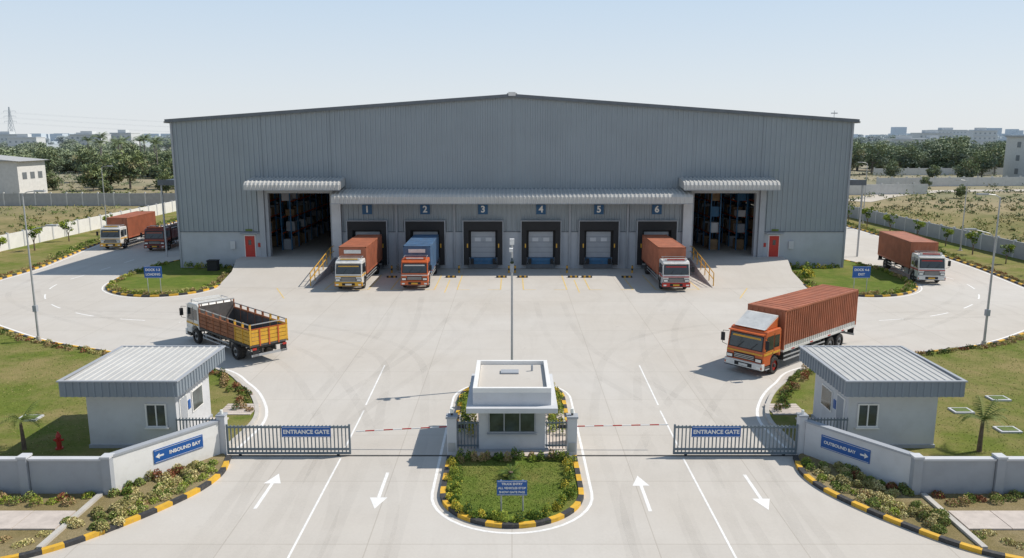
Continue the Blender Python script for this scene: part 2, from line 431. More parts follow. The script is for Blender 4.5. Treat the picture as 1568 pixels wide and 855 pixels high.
for s in (-1, 1):
    w.box(s*24.7, s*24.4, YB-.12, YB+.5, 0, 7.9, GREYP); w.box(s*18.2, s*17.9, YB-.12, YB+.5, 0, 7.9, GREYP)
    w.box(s*24.4, s*18.2, YB-.12, YB+.5, 7.6, 7.9, GREYP)
    w.box(s*18.0, s*17.1, YB-.45, YB-.15, 0, 7.4, WALLP)
    w.box(s*25.3, s*24.75, YB-.35, YB-.12, 0, 8.2, GREYP)
w.build('interior_floor_and_jambs', wh)
w = MB()
for s in (-1, 1):
    for x in ((-26.4, -24.0, -17.2, -15.2) if s < 0 else (26.4, 24.4, 21.6, 17.4)):
        for j in range(10):
            y = 83+j*2.8
            for dx in (-.5, .5): w.box(x+dx-.06, x+dx+.06, y-.06, y+.06, 1.2, 8.6, LBLUE)
            for k, z in enumerate((2.9, 4.6, 6.3, 8.0)):
                for dx in (-.5, .5): w.box(x+dx-.04, x+dx+.04, y, y+2.8, z, z+.13, ORANGE)
                if R.random() < .75: w.box(x-.45, x+.45, y+.3, y+1.3, z+.14, z+R.uniform(.8, 1.3), R.choice([CARD, WALLP, GREYP, LBLUE]))
                if R.random() < .75: w.box(x-.45, x+.45, y+1.5, y+2.5, z+.14, z+R.uniform(.8, 1.3), R.choice([CARD, CARD, GREYP]))
            w.box(x-.45, x+.45, y+.3, y+1.3, 1.21, 2.3, R.choice([CARD, GREYP]))
w.build('storage_racks', wh)

def canopy(mb, x0, x1, ywall, zt, zb, proj, m):
    prof = [(0, zt), (-proj*.72, zt-.22), (-proj*.9, zt-.36), (-proj*.98, zt-.6), (-proj, zb)]
    x = x0; pat = [(.20, 0, 0), (.04, 0, .08), (.12, .08, .08), (.04, .08, 0)]; i = 0
    while x < x1-1e-3:
        dt, a, b_ = pat[i % 4]; xe = min(x1, x+dt)
        for j in range(4):
            (ya, za), (yb, zb_) = prof[j], prof[j+1]
            def P(X, y, z, o, jj): t = jj/4; return (X, ywall+y-o*t, z+o*(1-t))
            mb.poly([P(x, yb, zb_, a, j+1), P(xe, yb, zb_, b_, j+1), P(xe, ya, za, b_, j), P(x, ya, za, a, j)], m)
        x = xe; i += 1
    for X in (x0, x1):
        q = [(X, ywall+y, z) for y, z in prof]+[(X, ywall, zb+.25)]
        mb.poly(q, m)
    mb.poly([(x0, ywall-proj+.03, zb+.02), (x0, ywall, zb+.25), (x1, ywall, zb+.25), (x1, ywall-proj+.03, zb+.02)], GREYP)
    mb.box(x0, x1, ywall-proj-.03, ywall-proj+.02, zb-.07, zb+.0, GREYP)
w = MB()
canopy(w, -17.5, 17.5, YB-.11, 8.0, 6.8, 2.5, CLADL)
canopy(w, -25.9, -16.6, YB-.11, 9.15, 8.12, 2.5, CLADL)
canopy(w, 16.6, 25.9, YB-.11, 9.15, 8.12, 2.5, CLADL)
for s in (-1, 1):
    w.box(s*33.6, s*38.6, 86, 93, 8.2, 8.4, CLAD); w.box(s*33.6, s*38.65, 85.9, 86, 7.9, 8.5, TRIM)
    w.box(s*38.3, s*38.45, 86.1, 86.25, 0, 8.2, STEEL); w.box(s*38.3, s*38.45, 92.7, 92.85, 0, 8.2, STEEL)
w.build('canopies', wh)
w = MB()
for n, x in enumerate(DX):
    yf = YB-.68; yw = YB-.04
    w.box(x-1.95, x-1.45, yf, yw, .45, 4.85, BLACK); w.box(x+1.45, x+1.95, yf, yw, .45, 4.85, BLACK)
    w.box(x-1.45, x+1.45, yf, yw, 3.95, 4.85, BLACK)
    for sx in (-1, 1):
        w.box(x+sx*1.95, x+sx*2.03, yf-.02, yw, .4, 4.93, GREYP)
        w.box(x+sx*1.50, x+sx*1.62, yf-.03, yf-.004, 2.2, 2.6, YEL)
        w.box(x+sx*.95, x+sx*1.25, YB-.85, YB-.55, .55, 1.1, BLACK)
    w.box(x-1.95, x+1.95, yf-.02, yw, 4.85, 4.93, GREYP)
    w.box(x-1.45, x+1.45, YB-.12, YB-.032, 1.15, 3.95, BLACK)
    w.box(x-1.22, x+1.22, YB-.2, YB-.122, 1.15, 3.75, GREYP)
    for z in (1.67, 2.19, 2.71, 3.23): w.box(x-1.22, x+1.22, YB-.205, YB-.2, z-.015, z+.015, TRIM)
    for sx in (-.55, .55): w.box(x+sx-.3, x+sx+.3, YB-.215, YB-.206, 2.78, 3.15, WALLP)
    w.box(x-1.3, x+1.3, YB-.6, YB-.04, .85, 1.13, LBLUE); w.box(x-1.1, x+1.1, YB-.5, YB-.04, .5, .85, LBLUE)
    w.box(x-1.45, x+1.45, YB-.35, YB-.035, .1, .48, TRIM)
    w.box(x-.48, x+.48, YB-.17, YB-.09, 5.5, 6.46, DBLUE)
    text(str(n+1), .9, (x, YB-.18, 5.98), FR, WHITE, wh, 'dock_number')
for x in (-11.6, -5.8, 5.8, 11.6): w.box(x-.09, x+.09, YB-.20, YB-.09, 0, 7.2, GREYP)
w.build('dock_doors', wh)
w = MB()
for s in (-1, 1):
    x0, x1 = s*26.9, s*25.95
    w.box(s*27.0, s*25.85, YB-.1, YB-.035, 1.2, 3.4, WHITE)
    w.box(x0, x1, YB-.16, YB-.11, 1.2, 3.3, RED); w.box((x0+x1)/2-.15, (x0+x1)/2+.15, YB-.165, YB-.161, 2.4, 2.9, GLASS)
    w.box(s*27.3, s*25.5, YB-.5, YB-.13, 3.55, 3.62, GREYP)
    w.box(s*28.4, s*27.9, YB-.2, YB-.1, 2.0, 2.8, WALLP)
    w.box(s*25.6, s*25.35, YB-.2, YB-.1, 2.2, 2.6, RED); w.box(s*26.8, s*26.1, YB-.14, YB-.115, 3.80, 4.0, LF[0])
w.build('personnel_doors', wh)

for s in (-1, 1):
    g = MB()
    def pp(x, y, z): return (s*x, y, z)
    q = [[(26.2, 68.2, .006), (17.75, 67.9, .006)], [(26.5, 73.0, .62), (17.75, 73.0, .62)], [(27.3, 76.6, 1.17), (17.75, 76.6, 1.17)], [(27.3, YB-.03, 1.2), (17.75, YB-.03, 1.2)]]
    for a, b_ in zip(q[:-1], q[1:]):
        f = [pp(*a[0]), pp(*a[1]), pp(*b_[1]), pp(*b_[0])]
        g.poly(f if s < 0 else f[::-1], CONC2)
        for k in (0, 1):
            g.poly([pp(a[k][0], a[k][1], -.02), pp(*a[k]), pp(*b_[k]), pp(b_[k][0], b_[k][1], -.02)], BLOCK)
    f = [pp(24.7, YB-.03, 1.2), pp(17.9, YB-.03, 1.2), pp(17.9, YB+.35, 1.2), pp(24.7, YB+.35, 1.2)]
    g.poly(f if s < 0 else f[::-1], CONC2)
    g.build('loading_ramp')
    h = MB()
    zr = lambda y: max(0, min(1.2, (y-68)/8.6*1.2))
    ys = [68.6+i*1.6 for i in range(7)]
    for y in ys: h.cyl((s*17.95, y, zr(y)-.02), (s*17.95, y, zr(y)+1.15), .045, .045, 8, YEL)
    for dz in (.6, 1.15):
        h.tube([(s*17.95, y, zr(y)+dz) for y in ys], .04, 8, YEL)
    h.build('yellow_railing')

for x in (-5.8, -1.0, 1.0, 5.8, 10.9, -11.4, 7.1):
    g = MB(); g.box(-.5, .5, -.12, .12, 0, .16, KB); g.box(-.3, -.1, -.125, .125, .0, .165, YEL); g.box(.15, .35, -.125, .125, .0, .165, YEL)
    g.build('wheel_stop', loc=(x, 73.2, 0), bevel=.02)
for x in (-5.2, -.3, .3, 5.4, 11.8, -11.8):
    g = MB(); g.cyl((0, 0, 0), (0, 0, .7), .09, .09, 10, YEL); g.cyl((0, 0, .25), (0, 0, .45), .093, .093, 10, KB); g.cyl((0, 0, .7), (0, 0, .74), .09, .05, 10, KB)
    g.build('bollard', loc=(x, 75.8, 0))

# ------------------------------------------------------------------ trucks
def truck(name, fx, fy, hd, cab=CABW, acc=YEL, body='container', bcol=CONT, L=10.4, H=3.58, deflector=False, stripe=False, axles=1, bump=None, low=None, name_panel=False):
    bump = bump or cab; low = low or cab
    t = MB()
    prof = [(0, .62), (.03, 1.25), (-.02, 1.45), (-.2, 2.36), (-.34, 2.56), (-.5, 2.62), (-1.75, 2.64), (-1.86, 2.5), (-1.86, .95), (-1.78, 1.0), (-1.62, 1.14), (-1.3, 1.2), (-.98, 1.14), (-.8, .95), (-.74, .62)]
    c = MB(); c.prism_y(prof, -1.16, 1.16, cab)
    def fx_(z): return -.02-(z-1.45)*.198
    def sheet(y0, y1, z0, z1, o, m): t.poly([(fx_(z0)+o, y1, z0), (fx_(z0)+o, y0, z0), (fx_(z1)+o, y0*.97, z1), (fx_(z1)+o, y1*.97, z1)][::-1], m)
    sheet(-1.08, 1.08, 1.48, 2.33, .008, BLACK); sheet(-1.02, 1.02, 1.53, 2.28, .014, GLASS)
    sheet(-.9, .9, 2.1, 2.2, .018, acc)
    for y in (-.5, .35): t.cyl((fx_(1.52)+.04, y, 1.52), (fx_(1.95)+.04, y+.38, 1.9), .012, .012, 4, BLACK)
    for s in (-1, 1):
        y = s*1.168
        w1 = [(-.24, y, 1.5), (-.36, y, 2.3), (-1.05, y, 2.32), (-1.05, y, 1.5)]; w2 = [(-1.17, y, 1.58), (-1.17, y, 2.3), (-1.68, y, 2.28), (-1.68, y, 1.58)]
        t.poly(w1, GLASS); t.poly(w2, GLASS)
        t.box(-1.13, -1.10, s*1.162, s*1.172, 1.2, 2.42, BLACK); t.box(-.2, -1.10, s*1.162, s*1.172, 1.42, 1.445, acc)
        t.box(-.08, -1.8, s*1.162, s*1.176, 1.24, 1.36, acc)
        t.box(-.76, -.05, s*1.162, s*1.174, .66, 1.0, low)
        t.box(-.92, -1.02, s*1.165, s*1.2, 1.28, 1.32, BLACK)
        t.tube([(-.1, s*1.15, 2.3), (.08, s*1.4, 2.32), (.08, s*1.42, 1.6), (-.02, s*1.16, 1.5)], .015, 5, BLACK)
        t.box(.02, .1, s*1.3, s*1.52, 1.72, 2.2, BLACK)
        t.box(-.05, .07, s*.7, s*1.12, .86, 1.08, BLACK); t.box(.0, .085, s*.74, s*1.08, .89, 1.05, LAMPG)
        t.box(-.02, .135, s*.85, s*1.1, .52, .64, LAMPG); t.box(-.02, .137, s*1.1, s*1.18, .52, .64, ORANGE)
        t.box(-.15, -.68, s*1.0, s*1.2, .42, .6, DARKM); t.box(-.2, -.6, s*1.1, s*1.25, .44, .48, STEEL)
    t.box(-.08, .05, -.66, .66, .88, 1.22, BLACK)
    for z in (.93, 1.02, 1.11): t.box(.05, .065, -.62, .62, z, z+.035, CHROME)
    t.box(-.05, .042, -1.12, 1.12, 1.26, 1.34, acc)
    t.box(-.12, .12, -1.2, 1.2, .44, .8, bump); t.box(-.1, .125, -.55, .55, .5, .72, BLACK); t.box(.12, .13, -.28, .28, .52, .66, YEL if acc is not YEL else CABW)
    t.box(-.1, .122, -1.2, 1.2, .40, .45, BLACK)
    t.box(-.38, .02, -1.1, 1.1, 2.42, 2.47, cab)
    if deflector:
        c2 = [(-.35, 2.66), (-.45, 2.7), (-1.6, 3.3), (-1.75, 3.3), (-1.75, 2.66)]
        t.prism_y(c2, -.95, .95, CABW)
        for s in (-1, 1): t.prism_y([(-.5, 2.66), (-1.7, 3.2), (-1.7, 2.66)], s*.955, s*.985, cab)
    else:
        t.box(-.45, -.62, -.95, .95, 2.64, 2.82, cab); t.box(-.44, -.448, -.75, .75, 2.67, 2.79, acc)
        t.tube([(-.7, -1, 2.63), (-.7, -1, 2.8), (-1.7, -1, 2.8), (-1.7, 1, 2.8), (-.7, 1, 2.8), (-.7, 1, 2.63)], .02, 5, STEEL)
    t.box(-1.87, -1.93, -.9, .9, .9, 2.3, DARKM)
    for s in (-1, 1): t.box(-.3, -L+.05, s*.38, s*.46, .72, .98, DARKM)
    xr = -(L-2.1); axs = [xr] if axles == 1 else [xr-.1, xr+1.15]
    for xa in [-1.3]+axs:
        t.cyl((xa, -.9, .5), (xa, .9, .5), .07, .07, 8, DARKM)
        for s in (-1, 1):
            wd = .28 if xa == -1.3 else .54; yc = s*(1.17-wd/2)
            t.lathe_y((xa, yc, .5), [(.30, -wd/2), (.44, -wd/2), (.49, -wd/2+.04), (.5, -wd/2+.08), (.5, wd/2-.08), (.49, wd/2-.04), (.44, wd/2), (.30, wd/2)], 24, TYRE)
            yo = yc+s*(wd/2)
            t.cyl((xa, yc, .5), (xa, yo-s*.07, .5), .31, .31, 20, RED if xa == -1.3 and cab is CABO else STEEL)
            t.cyl((xa, yo-s*.07, .5), (xa, yo+s*.02, .5), .12, .09, 12, DARKM)
    for s in (-1, 1):
        for xa in axs: t.box(xa-.6, xa+.6, s*.66, s*1.18, 1.04, 1.08, BLACK)
        t.box(-2.3, axs[-1]+.75, s*1.1, s*1.14, .55, .63, STEEL); t.box(-2.3, axs[-1]+.75, s*1.1, s*1.14, .8, .88, STEEL)
        for k in range(4):
            xx = -2.4+(axs[-1]+.85+2.3)*k/3.; t.box(xx-.03, xx+.03, s*1.05, s*1.1, .55, 1.1, DARKM)
        t.box(-L+.0, -L+.04, s*.7, s*1.1, .55, 1.0, BLACK); t.box(-L-.03, -L+.0, s*.85, s*1.1, .95, 1.07, RED)
    t.box(-2.6, -3.7, -1.02, -.52, .45, .98, CHROME); t.box(-2.6, -3.3, .52, 1.02, .5, .95, DARKM)
    t.box(-L, -L+.08, -1.15, 1.15, .55, .68, STEEL)
    xb = -2.08
    for k in range(7): xx = xb-.2-(L+xb-.4)*k/6.; t.box(xx-.04, xx+.04, -1.15, 1.15, .98, 1.1, DARKM)
    if body == 'container':
        y = 1.21; z0 = 1.12
        t.box(xb, -L, -y, y, z0, z0+.14, CABW if stripe else bcol)
        for s in (-1, 1):
            t.box(xb, -L, s*y, s*(y-.08), H-.1, H, bcol)
            for xx in (xb, -L+.1): t.box(xx, xx-.1, s*y, s*(y-.1), z0+.14, H-.1, bcol)
            x = xb-.1; i = 0; pat = [(.09, 0, 0), (.035, 0, .05), (.09, .05, .05), (.035, .05, 0)]
            while x > -L+.1:
                dx, a, b_ = pat[i % 4]; xe = max(-L+.1, x-dx)
                ya, yb = s*(y-.015-a), s*(y-.015-b_)
                zc = z0+.40 if stripe else z0+.14
                if stripe: t.poly([(x, ya, z0+.14), (xe, yb, z0+.14), (xe, yb, zc), (x, ya, zc)], CABW)
                t.poly([(x, ya, zc), (xe, yb, zc), (xe, yb, H-.1), (x, ya, H-.1)], bcol)
                x = xe; i += 1
            for xx in (-3.0, -5.2, -7.4, -9.2):
                if xx > -L: t.box(xx, xx-.35, s*(y+.002), s*(y+.008), z0+.03, z0+.1, RED)
        x = xb; i = 0; pat = [(.2, 0, 0), (.04, 0, .03), (.2, .03, .03), (.04, .03, 0)]
        while x > -L+.001:
            dx, a, b_ = pat[i % 4]; xe = max(-L, x-dx)
            t.poly([(x, -y+.08, H-.04+a), (xe, -y+.08, H-.04+b_), (xe, y-.08, H-.04+b_), (x, y-.08, H-.04+a)][::-1], bcol); x = xe; i += 1
        t.box(xb, xb-.05, -y+.1, y-.1, z0+.14, H-.08, bcol)
        for k in range(6): yy = -.95+k*.38; t.box(xb, xb+.03, yy-.07, yy+.07, z0+.2, H-.15, bcol)
        if name_panel: t.box(xb+.032, xb+.045, -.75, .75, 2.98, 3.3, CABW)
        t.box(-L+.06, -L+.02, -y+.1, y-.1, z0+.14, H-.1, bcol)
        for yy in (-.85, -.35, .35, .85): t.cyl((-L, yy, z0+.1), (-L, yy, H-.1), .022, .022, 6, STEEL)
        t.box(-L+.02, -L+.0, -.012, .012, z0+.15, H-.1, BLACK)
        t.box(xb, xb-.12, -y, y, H-.1, H+.004, bcol); t.box(-L, -L+.12, -y, y, H-.1, H+.004, bcol)
    else:
        y = 1.2; z0 = 1.15; zt = 2.15
        t.box(xb, -L, -y, y, z0, z0+.1, FLOORD)
        n = 7; ln_ = (L+xb)/n
        for s in (-1, 1):
            t.box(xb-.1, -L+.1, s*(y-.062), s*(y-.09), z0+.1, zt-.03, FLOORD)
            for k in range(n):
                xa = xb-ln_*k; xe = xa-ln_; col = bcol if k < n-2 or body == 'loaded' else acc
                for j in range(4):
                    t.box(xa-.05, xe+.03, s*y, s*(y-.06), z0+.12+j*.24, z0+.33+j*.24, col)
                t.box(xa, xa-.06, s*(y+.03), s*(y-.1), z0, zt+(.35 if body == 'open' else .2), col)
            t.box(-L, -L+.07, s*(y+.03), s*(y-.08), z0, zt+.35, acc)
            t.box(xb, -L, s*(y+.035), s*(y-.03), zt-.0, zt+.07, bcol)
            t.box(xb, -L, s*(y+.02), s*(y-.03), zt+.3, zt+.35, CHROME)
            t.box(xb, -L, s*(y+.04), s*(y-.0), z0-.02, z0+.1, DARKM)
        t.box(xb, xb-.07, -y+.08, y-.08, z0+.1, zt+.45, FLOORD)
        for s in (-1, 1): t.box(xb, xb-.07, s*(y-.07), s*y, z0+.1, zt+.6, bcol)
        t.box(xb, xb-.07, -y, y, zt+.6, zt+.66, CHROME)
        for k in range(5): t.box(xb+.0, xb+.03, -1.0+k*.5-.03, -1.0+k*.5+.03, z0, zt+.6, bcol)
        for j in range(4): t.box(-L+.0, -L+.06, -y+.09, y-.09, z0+.12+j*.24, z0+.33+j*.24, acc)
        for yy in (-.6, 0, .6): t.box(-L-.03, -L+.0, yy-.04, yy+.04, z0, zt, ORANGE)
        t.box(-L, -L+.06, -y+.09, y-.09, zt, zt+.06, ORANGE); t.box(-L, -L+.05, -y+.09, y-.09, zt+.3, zt+.35, CHROME)
        if body == 'loaded':
            for k in range(26):
                xx = R.uniform(-L+.6, xb-.6); yy = R.uniform(-.75, .75); zz = R.uniform(1.9, 2.5)
                t.box(xx-.5, xx+.5, yy-.35, yy+.35, 1.25, zz, R.choice([FLOORD, CABR, DARKM, WOOD]), Matrix.Rotation(R.uniform(-.08, .08), 4, 'X'))
    o = t.build(name, loc=(fx, fy, 0), rot=math.radians(hd))
    c.build('cab_shell', parent=o, bevel=.05)
    return o
truck('container_truck', -14.15, 66.7, -90, CABW, YEL, L=10.7, bump=YEL, name_panel=True)
truck('container_truck', -8.5, 67.2, -90, CABO, CABW, bcol=CONTB, L=10.2, name_panel=True)
truck('container_truck', 14.15, 66.4, -90, CABW, RED, L=10.9, bump=RED)
truck('container_truck', -47.1, 91.2, -88, CABW, YEL, L=10.2, bump=YEL)
truck('open_bed_truck', -41.4, 90.0, -88, CABR, ORANGE, body='loaded', bcol=CABR, L=9)
truck('container_truck', 37.9, 69.7, -96.5, CABW, RED, L=10.6, deflector=False)
hd = 136; dv = Vector((math.cos(math.radians(hd)), math.sin(math.radians(hd))))
p = Vector((-15.9, 46.5))+dv*6.6
truck('open_bed_truck', p.x, p.y, hd, CABW, YEL, body='open', bcol=WOOD, L=8.7)
truck('container_truck', 13.15, 42.8, 222, CABO, YEL, L=11.2, H=3.58, deflector=True, stripe=True, axles=3, bump=CABW)

# ------------------------------------------------------------------ gatehouse & gates
def window(g, x0, x1, z0, z1, y, fr=WHITE, gl=GLASSB, mull=1, depth=.07):
    g.box(x0, x1, y-depth, y-.003, z1-.06, z1, fr); g.box(x0, x1, y-depth, y-.003, z0, z0+.06, fr)
    g.box(x0, x0+.06, y-depth, y-.003, z0+.06, z1-.06, fr); g.box(x1-.06, x1, y-depth, y-.003, z0+.06, z1-.06, fr)
    g.box(x0+.06, x1-.06, y-.02, y-.004, z0+.06, z1-.06, gl)
    for k in range(mull):
        xm = x0+(x1-x0)*(k+1)/(mull+1); g.box(xm-.025, xm+.025, y-depth+.01, y-.021, z0+.06, z1-.06, fr)
    g.box(x0-.05, x1+.05, y-depth-.06, y-.003, z0-.06, z0-.003, fr)
g = MB()
g.box(-1.4, 1.4, 31.5, 34.6, .1, 2.15, WALLP)
g.box(-1.55, 1.55, 31.35, 34.8, .08, .22, GREYP)
window(g, -1.0, 1.0, .95, 1.9, 31.5, GREYP, GLASSB, 2)
g.box(-1.88, 1.88, 30.55, 35.3, 2.15, 2.36, WALLP)
g.box(-1.62, 1.62, 30.95, 35.05, 2.36, 2.9, WALLP)
g.box(-1.62, -1.45, 30.95, 35.05, 2.9, 3.1, WHITE); g.box(1.45, 1.62, 30.95, 35.05, 2.9, 3.1, WHITE)
g.box(-1.45, 1.45, 30.95, 31.12, 2.9, 3.1, WHITE); g.box(-1.45, 1.45, 34.88, 35.05, 2.9, 3.1, WHITE)
g.box(-1.43, 1.43, 31.13, 34.87, 2.9, 2.93, CONC2)
g.box(-.5, .3, 33.4, 33.9, 2.94, 3.0, GREYP); g.cyl((.9, 33.9, 2.93), (.9, 33.9, 3.2), .05, .05, 8, GREYP)
for s in (-1, 1):
    y0 = 32.3; g.box(s*1.4, s*1.45, y0, y0+1.2, 1.0, 1.9, GREYP); g.box(s*1.45, s*1.46, y0+.08, y0+1.12, 1.08, 1.82, GLASSB)
g.build('guard_booth', bevel=.012)
for s in (-1, 1):
    g = MB(); g.box(-.2, .2, -.2, .2, 0, 1.75, WALLP); g.box(-.24, .24, -.24, .24, 1.75, 1.84, GREYP); g.box(-.15, .15, -.22, -.205, .3, .7, STEEL)
    g.cyl((0, 0, 1.84), (0, 0, 1.95), .05, .05, 8, DARKM); g.cyl((0, 0, 1.95), (0, 0, 2.13), .09, .07, 10, LAMPG)
    g.build('gate_pillar', loc=(s*2.52, 31.2, 0), bevel=.015)
    g = MB()
    for k in range(7): g.box(-.42+k*.14-.018, -.42+k*.14+.018, -.02, .02, .2, 1.45, GATE)
    g.box(-.46, .46, -.03, .03, 1.32, 1.38, GATE); g.box(-.46, .46, -.03, .03, .3, .36, GATE)
    g.build('steel_fence', loc=(s*1.88, 31.6, 0))
    g = MB(); g.box(-.16, .16, -.2, .2, 0, 1.05, WHITE); g.box(-.18, .18, -.22, .22, 1.05, 1.1, RED)
    sl = -.02 if s > 0 else .055
    for k in range(10):
        x0 = .2+k*.4; m = RED if k % 2 == 0 else WHITE
        g.cyl((s*x0, -.26, .98-sl*x0), (s*(x0+.4), -.26, .98-sl*(x0+.4)), .028, .028, 8, m)
    g.box(-s*.1, -s*.55, -.3, -.22, .9, 1.06, DARKM); g.box(-.06, .06, -.3, -.2, .88, 1.08, DARKM)
    g.build('boom_barrier', loc=(s*2.55, 32.4, 0), bevel=.008)
    g = MB(); x0, x1 = 6.85, 12.0
    for z in (.12, .30, 1.28): g.box(s*x0, s*x1, -.035, .035, z-.04, z+.04, GATE)
    n = 33
    for k in range(n):
        x = x0+(x1-x0)*k/(n-1); wd = .04 if k in (0, n-1) else .02
        g.box(s*x-wd, s*x+wd, -.03, .03, .085, 1.40 if k % (n-1) == 0 else 1.36, GATE)
    for x in (x0+.5, x1-.5): g.cyl((s*x, -.03, .06), (s*x, .03, .06), .06, .06, 12, BLACK)
    xc = (9.68+7.62)/2 if s < 0 else (7.62+9.55)/2
    g.box(s*xc-1.03, s*xc+1.03, -.075, -.04, .86, 1.32, BLUE)
    g.box(s*xc-1.0, s*xc+1.0, -.0765, -.0755, 1.285, 1.30, WHITE); g.box(s*xc-1.0, s*xc+1.0, -.0765, -.0755, .88, .895, WHITE)
    o = g.build('sliding_gate', loc=(0, 31.28, 0))
    text('ENTRANCE GATE', .245, (s*xc, -.08, 1.09), FR, WHITE, o)
    g = MB(); g.box(-.17, .17, -.17, .17, 0, 1.72, WALLP); g.box(-.2, .2, -.2, .2, 1.72, 1.8, GREYP)
    g.cyl((0, 0, 1.8), (0, 0, 1.98), .07, .06, 10, LAMPG); g.build('gate_pillar', loc=(s*12.25, 31.45, 0), bevel=.015)
    A = Vector((s*12.42, 31.3)); B = Vector((s*15.1, 27.72)); d = B-A; an = math.atan2(d.y, d.x); LL = d.length
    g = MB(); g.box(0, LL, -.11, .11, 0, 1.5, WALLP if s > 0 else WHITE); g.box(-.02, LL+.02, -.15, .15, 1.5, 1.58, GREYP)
    ys = .11 if s < 0 else -.11; sy = 1 if s < 0 else -1
    f0, f1 = LL*.17, LL*.64
    g.box(f0, f1, ys, ys+sy*.03, .66, 1.22, BLUE)
    g.box(f0+.04, f1-.04, ys+sy*.031, ys+sy*.033, 1.17, 1.185, WHITE); g.box(f0+.04, f1-.04, ys+sy*.031, ys+sy*.033, .69, .705, WHITE)
    ax = f1-.24; yy = ys+sy*.034
    g.box(ax-.16, ax+.04, ys+sy*.031, yy, .90, .97, WHITE)
    g.poly([(ax+.18, yy, .935), (ax+.02, yy, 1.05), (ax+.02, yy, .82)], WHITE)
    o = g.build('boundary_wall', loc=(A.x, A.y, 0), rot=an)
    if s < 0: text('INBOUND BAY', .2, (f0+.80, ys+.036, .935), (math.radians(90), 0, math.pi), WHITE, o)
    else: text('OUTBOUND BAY', .175, (f0+.82, ys-.036, .935), FR, WHITE, o)
    g = MB()
    for x0 in [15.1+i*3.1 for i in range(14)]:
        g.box(s*(x0+.2), s*(x0+2.95), 27.52, 27.68, 0, 1.42, GREYP); g.box(s*(x0+.2), s*(x0+2.95), 27.46, 27.74, 1.42, 1.5, WALLP)
        g.box(s*(x0-.12), s*(x0+.2), 27.42, 27.78, 0, 1.52, GREYP); g.box(s*(x0-.15), s*(x0+.23), 27.39, 27.81, 1.52, 1.6, WALLP)
    g.build('boundary_wall')
    gh = empty('guard_house')
    g = MB(); xi, xo = 14.35, 18.15; y0, y1 = 31.9, 35.6
    g.box(s*xi, s*xo, y0, y1, .05, 2.75, WALLP)
    a, b_ = sorted((s*14.75, s*15.65)); window(g, a, b_, 1.05, 2.1, y0, WHITE, GLASSB, 1)
    g.box(s*(xi-.05), s*(xo+.05), y0-.05, y1+.05, .06, .25, GREYP)
    X = s*xi
    def side(ya, yb, z0, z1, fr, gl):
        o1 = -s*.04
        g.box(X, X+o1, ya, yb, z0, z1, fr); g.box(X+o1, X+o1*1.3, ya+.07, yb-.07, z0+.07, z1-.07, gl)
    side(32.2, 33.0, .15, 2.2, WHITE, GREYP); side(33.5, 34.7, 1.1, 2.1, WHITE, GLASSB)
    g.box(X, X-s*.03, 33.1, 33.35, 1.4, 1.8, BLUE)
    g.box(X, X-s*.9, 32.0, 35.4, .1, .17, PAVE)
    g.build('walls', gh)
    g = MB(); rx0, rx1, ry0, ry1 = 13.9, 18.8, 31.15, 36.6; zb, zt = 2.65, 3.3
    xs = sorted((s*rx0, s*rx1))
    for q in (((xs[0], ry0), (xs[1], ry0)), ((xs[1], ry1), (xs[0], ry1)), ((xs[0], ry1), (xs[0], ry0)), ((xs[1], ry0), (xs[1], ry1))):
        corr(g, q[0], q[1], zb, zt, FASC, .3, .04)
    g.poly([(xs[0], ry0, zb+.03), (xs[0], ry1, zb+.03), (xs[1], ry1, zb+.03), (xs[1], ry0, zb+.03)], WALLP)
    x = xs[0]; i = 0; pat = [(.20, 0, 0), (.03, 0, .03), (.05, .03, .03), (.03, .03, 0)]
    while x < xs[1]-1e-3:
        dx, p_, q_ = pat[i % 4]; xe = min(xs[1], x+dx); zz = zt-.05
        g.poly([(x, ry0+.08, zz+p_), (xe, ry0+.08, zz+q_), (xe, ry1-.08, zz+q_+.06), (x, ry1-.08, zz+p_+.06)], CLADL); x = xe; i += 1
    for a4 in ((xs[0]-.06, xs[1]+.06, ry0-.06, ry0+.08), (xs[0]-.06, xs[1]+.06, ry1-.08, ry1+.06)): g.box(*a4, zt, zt+.05, GREYP)
    for a4 in ((xs[0]-.06, xs[0]+.08, ry0+.08, ry1-.08), (xs[1]-.08, xs[1]+.06, ry0+.08, ry1-.08)): g.box(*a4, zt, zt+.05, GREYP)
    g.build('roof', gh)
    g = MB()
    for k in range(5): g.box(s*12.6, s*14.2, 35.9+k*.31, 36.18+k*.31, .05, .14, PAVE)
    g.build('garden_path')
    g = MB()
    for k in range(14): g.box(s*(12.5+k*.14)-.018, s*(12.5+k*.14)+.018, 31.78, 31.82, .1, 1.5, GATE)
    g.box(s*12.4, s*14.35, 31.77, 31.83, 1.38, 1.43, GATE); g.box(s*12.4, s*14.35, 31.77, 31.83, .25, .3, GATE); g.build('steel_fence')

for X, nm in ((-59, 'perimeter_wall'), (55, 'perimeter_wall')):
    g = MB(); y = 28
    while y < 146:
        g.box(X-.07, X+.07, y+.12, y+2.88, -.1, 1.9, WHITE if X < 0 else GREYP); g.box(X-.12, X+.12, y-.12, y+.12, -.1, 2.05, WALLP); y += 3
    g.build(nm)
g = MB(); x = -190
while x < -34: g.box(x+.12, x+2.88, 149.9, 150.05, -.1, 2.3, GREYH); g.box(x-.12, x+.12, 149.85, 150.1, -.1, 2.5, WHITEH); x += 3
g.build('perimeter_wall')
for (xa, ya, xb_, yb_) in ((95, 205, 190, 215), (120, 262, 230, 275), (60, 175, 95, 180)):
    g = MB(); A = Vector((xa, ya)); B = Vector((xb_, yb_)); d = B-A; n = int(d.length/4)
    g.box(0, d.length, -.1, .1, -.1, 2.2, WHITEH)
    for k in range(n+1): g.box(k*4-.2, k*4+.2, -.15, .15, -.1, 2.5, WHITEH)
    g.build('compound_wall', loc=(xa, ya, 0), rot=math.atan2(d.y, d.x))
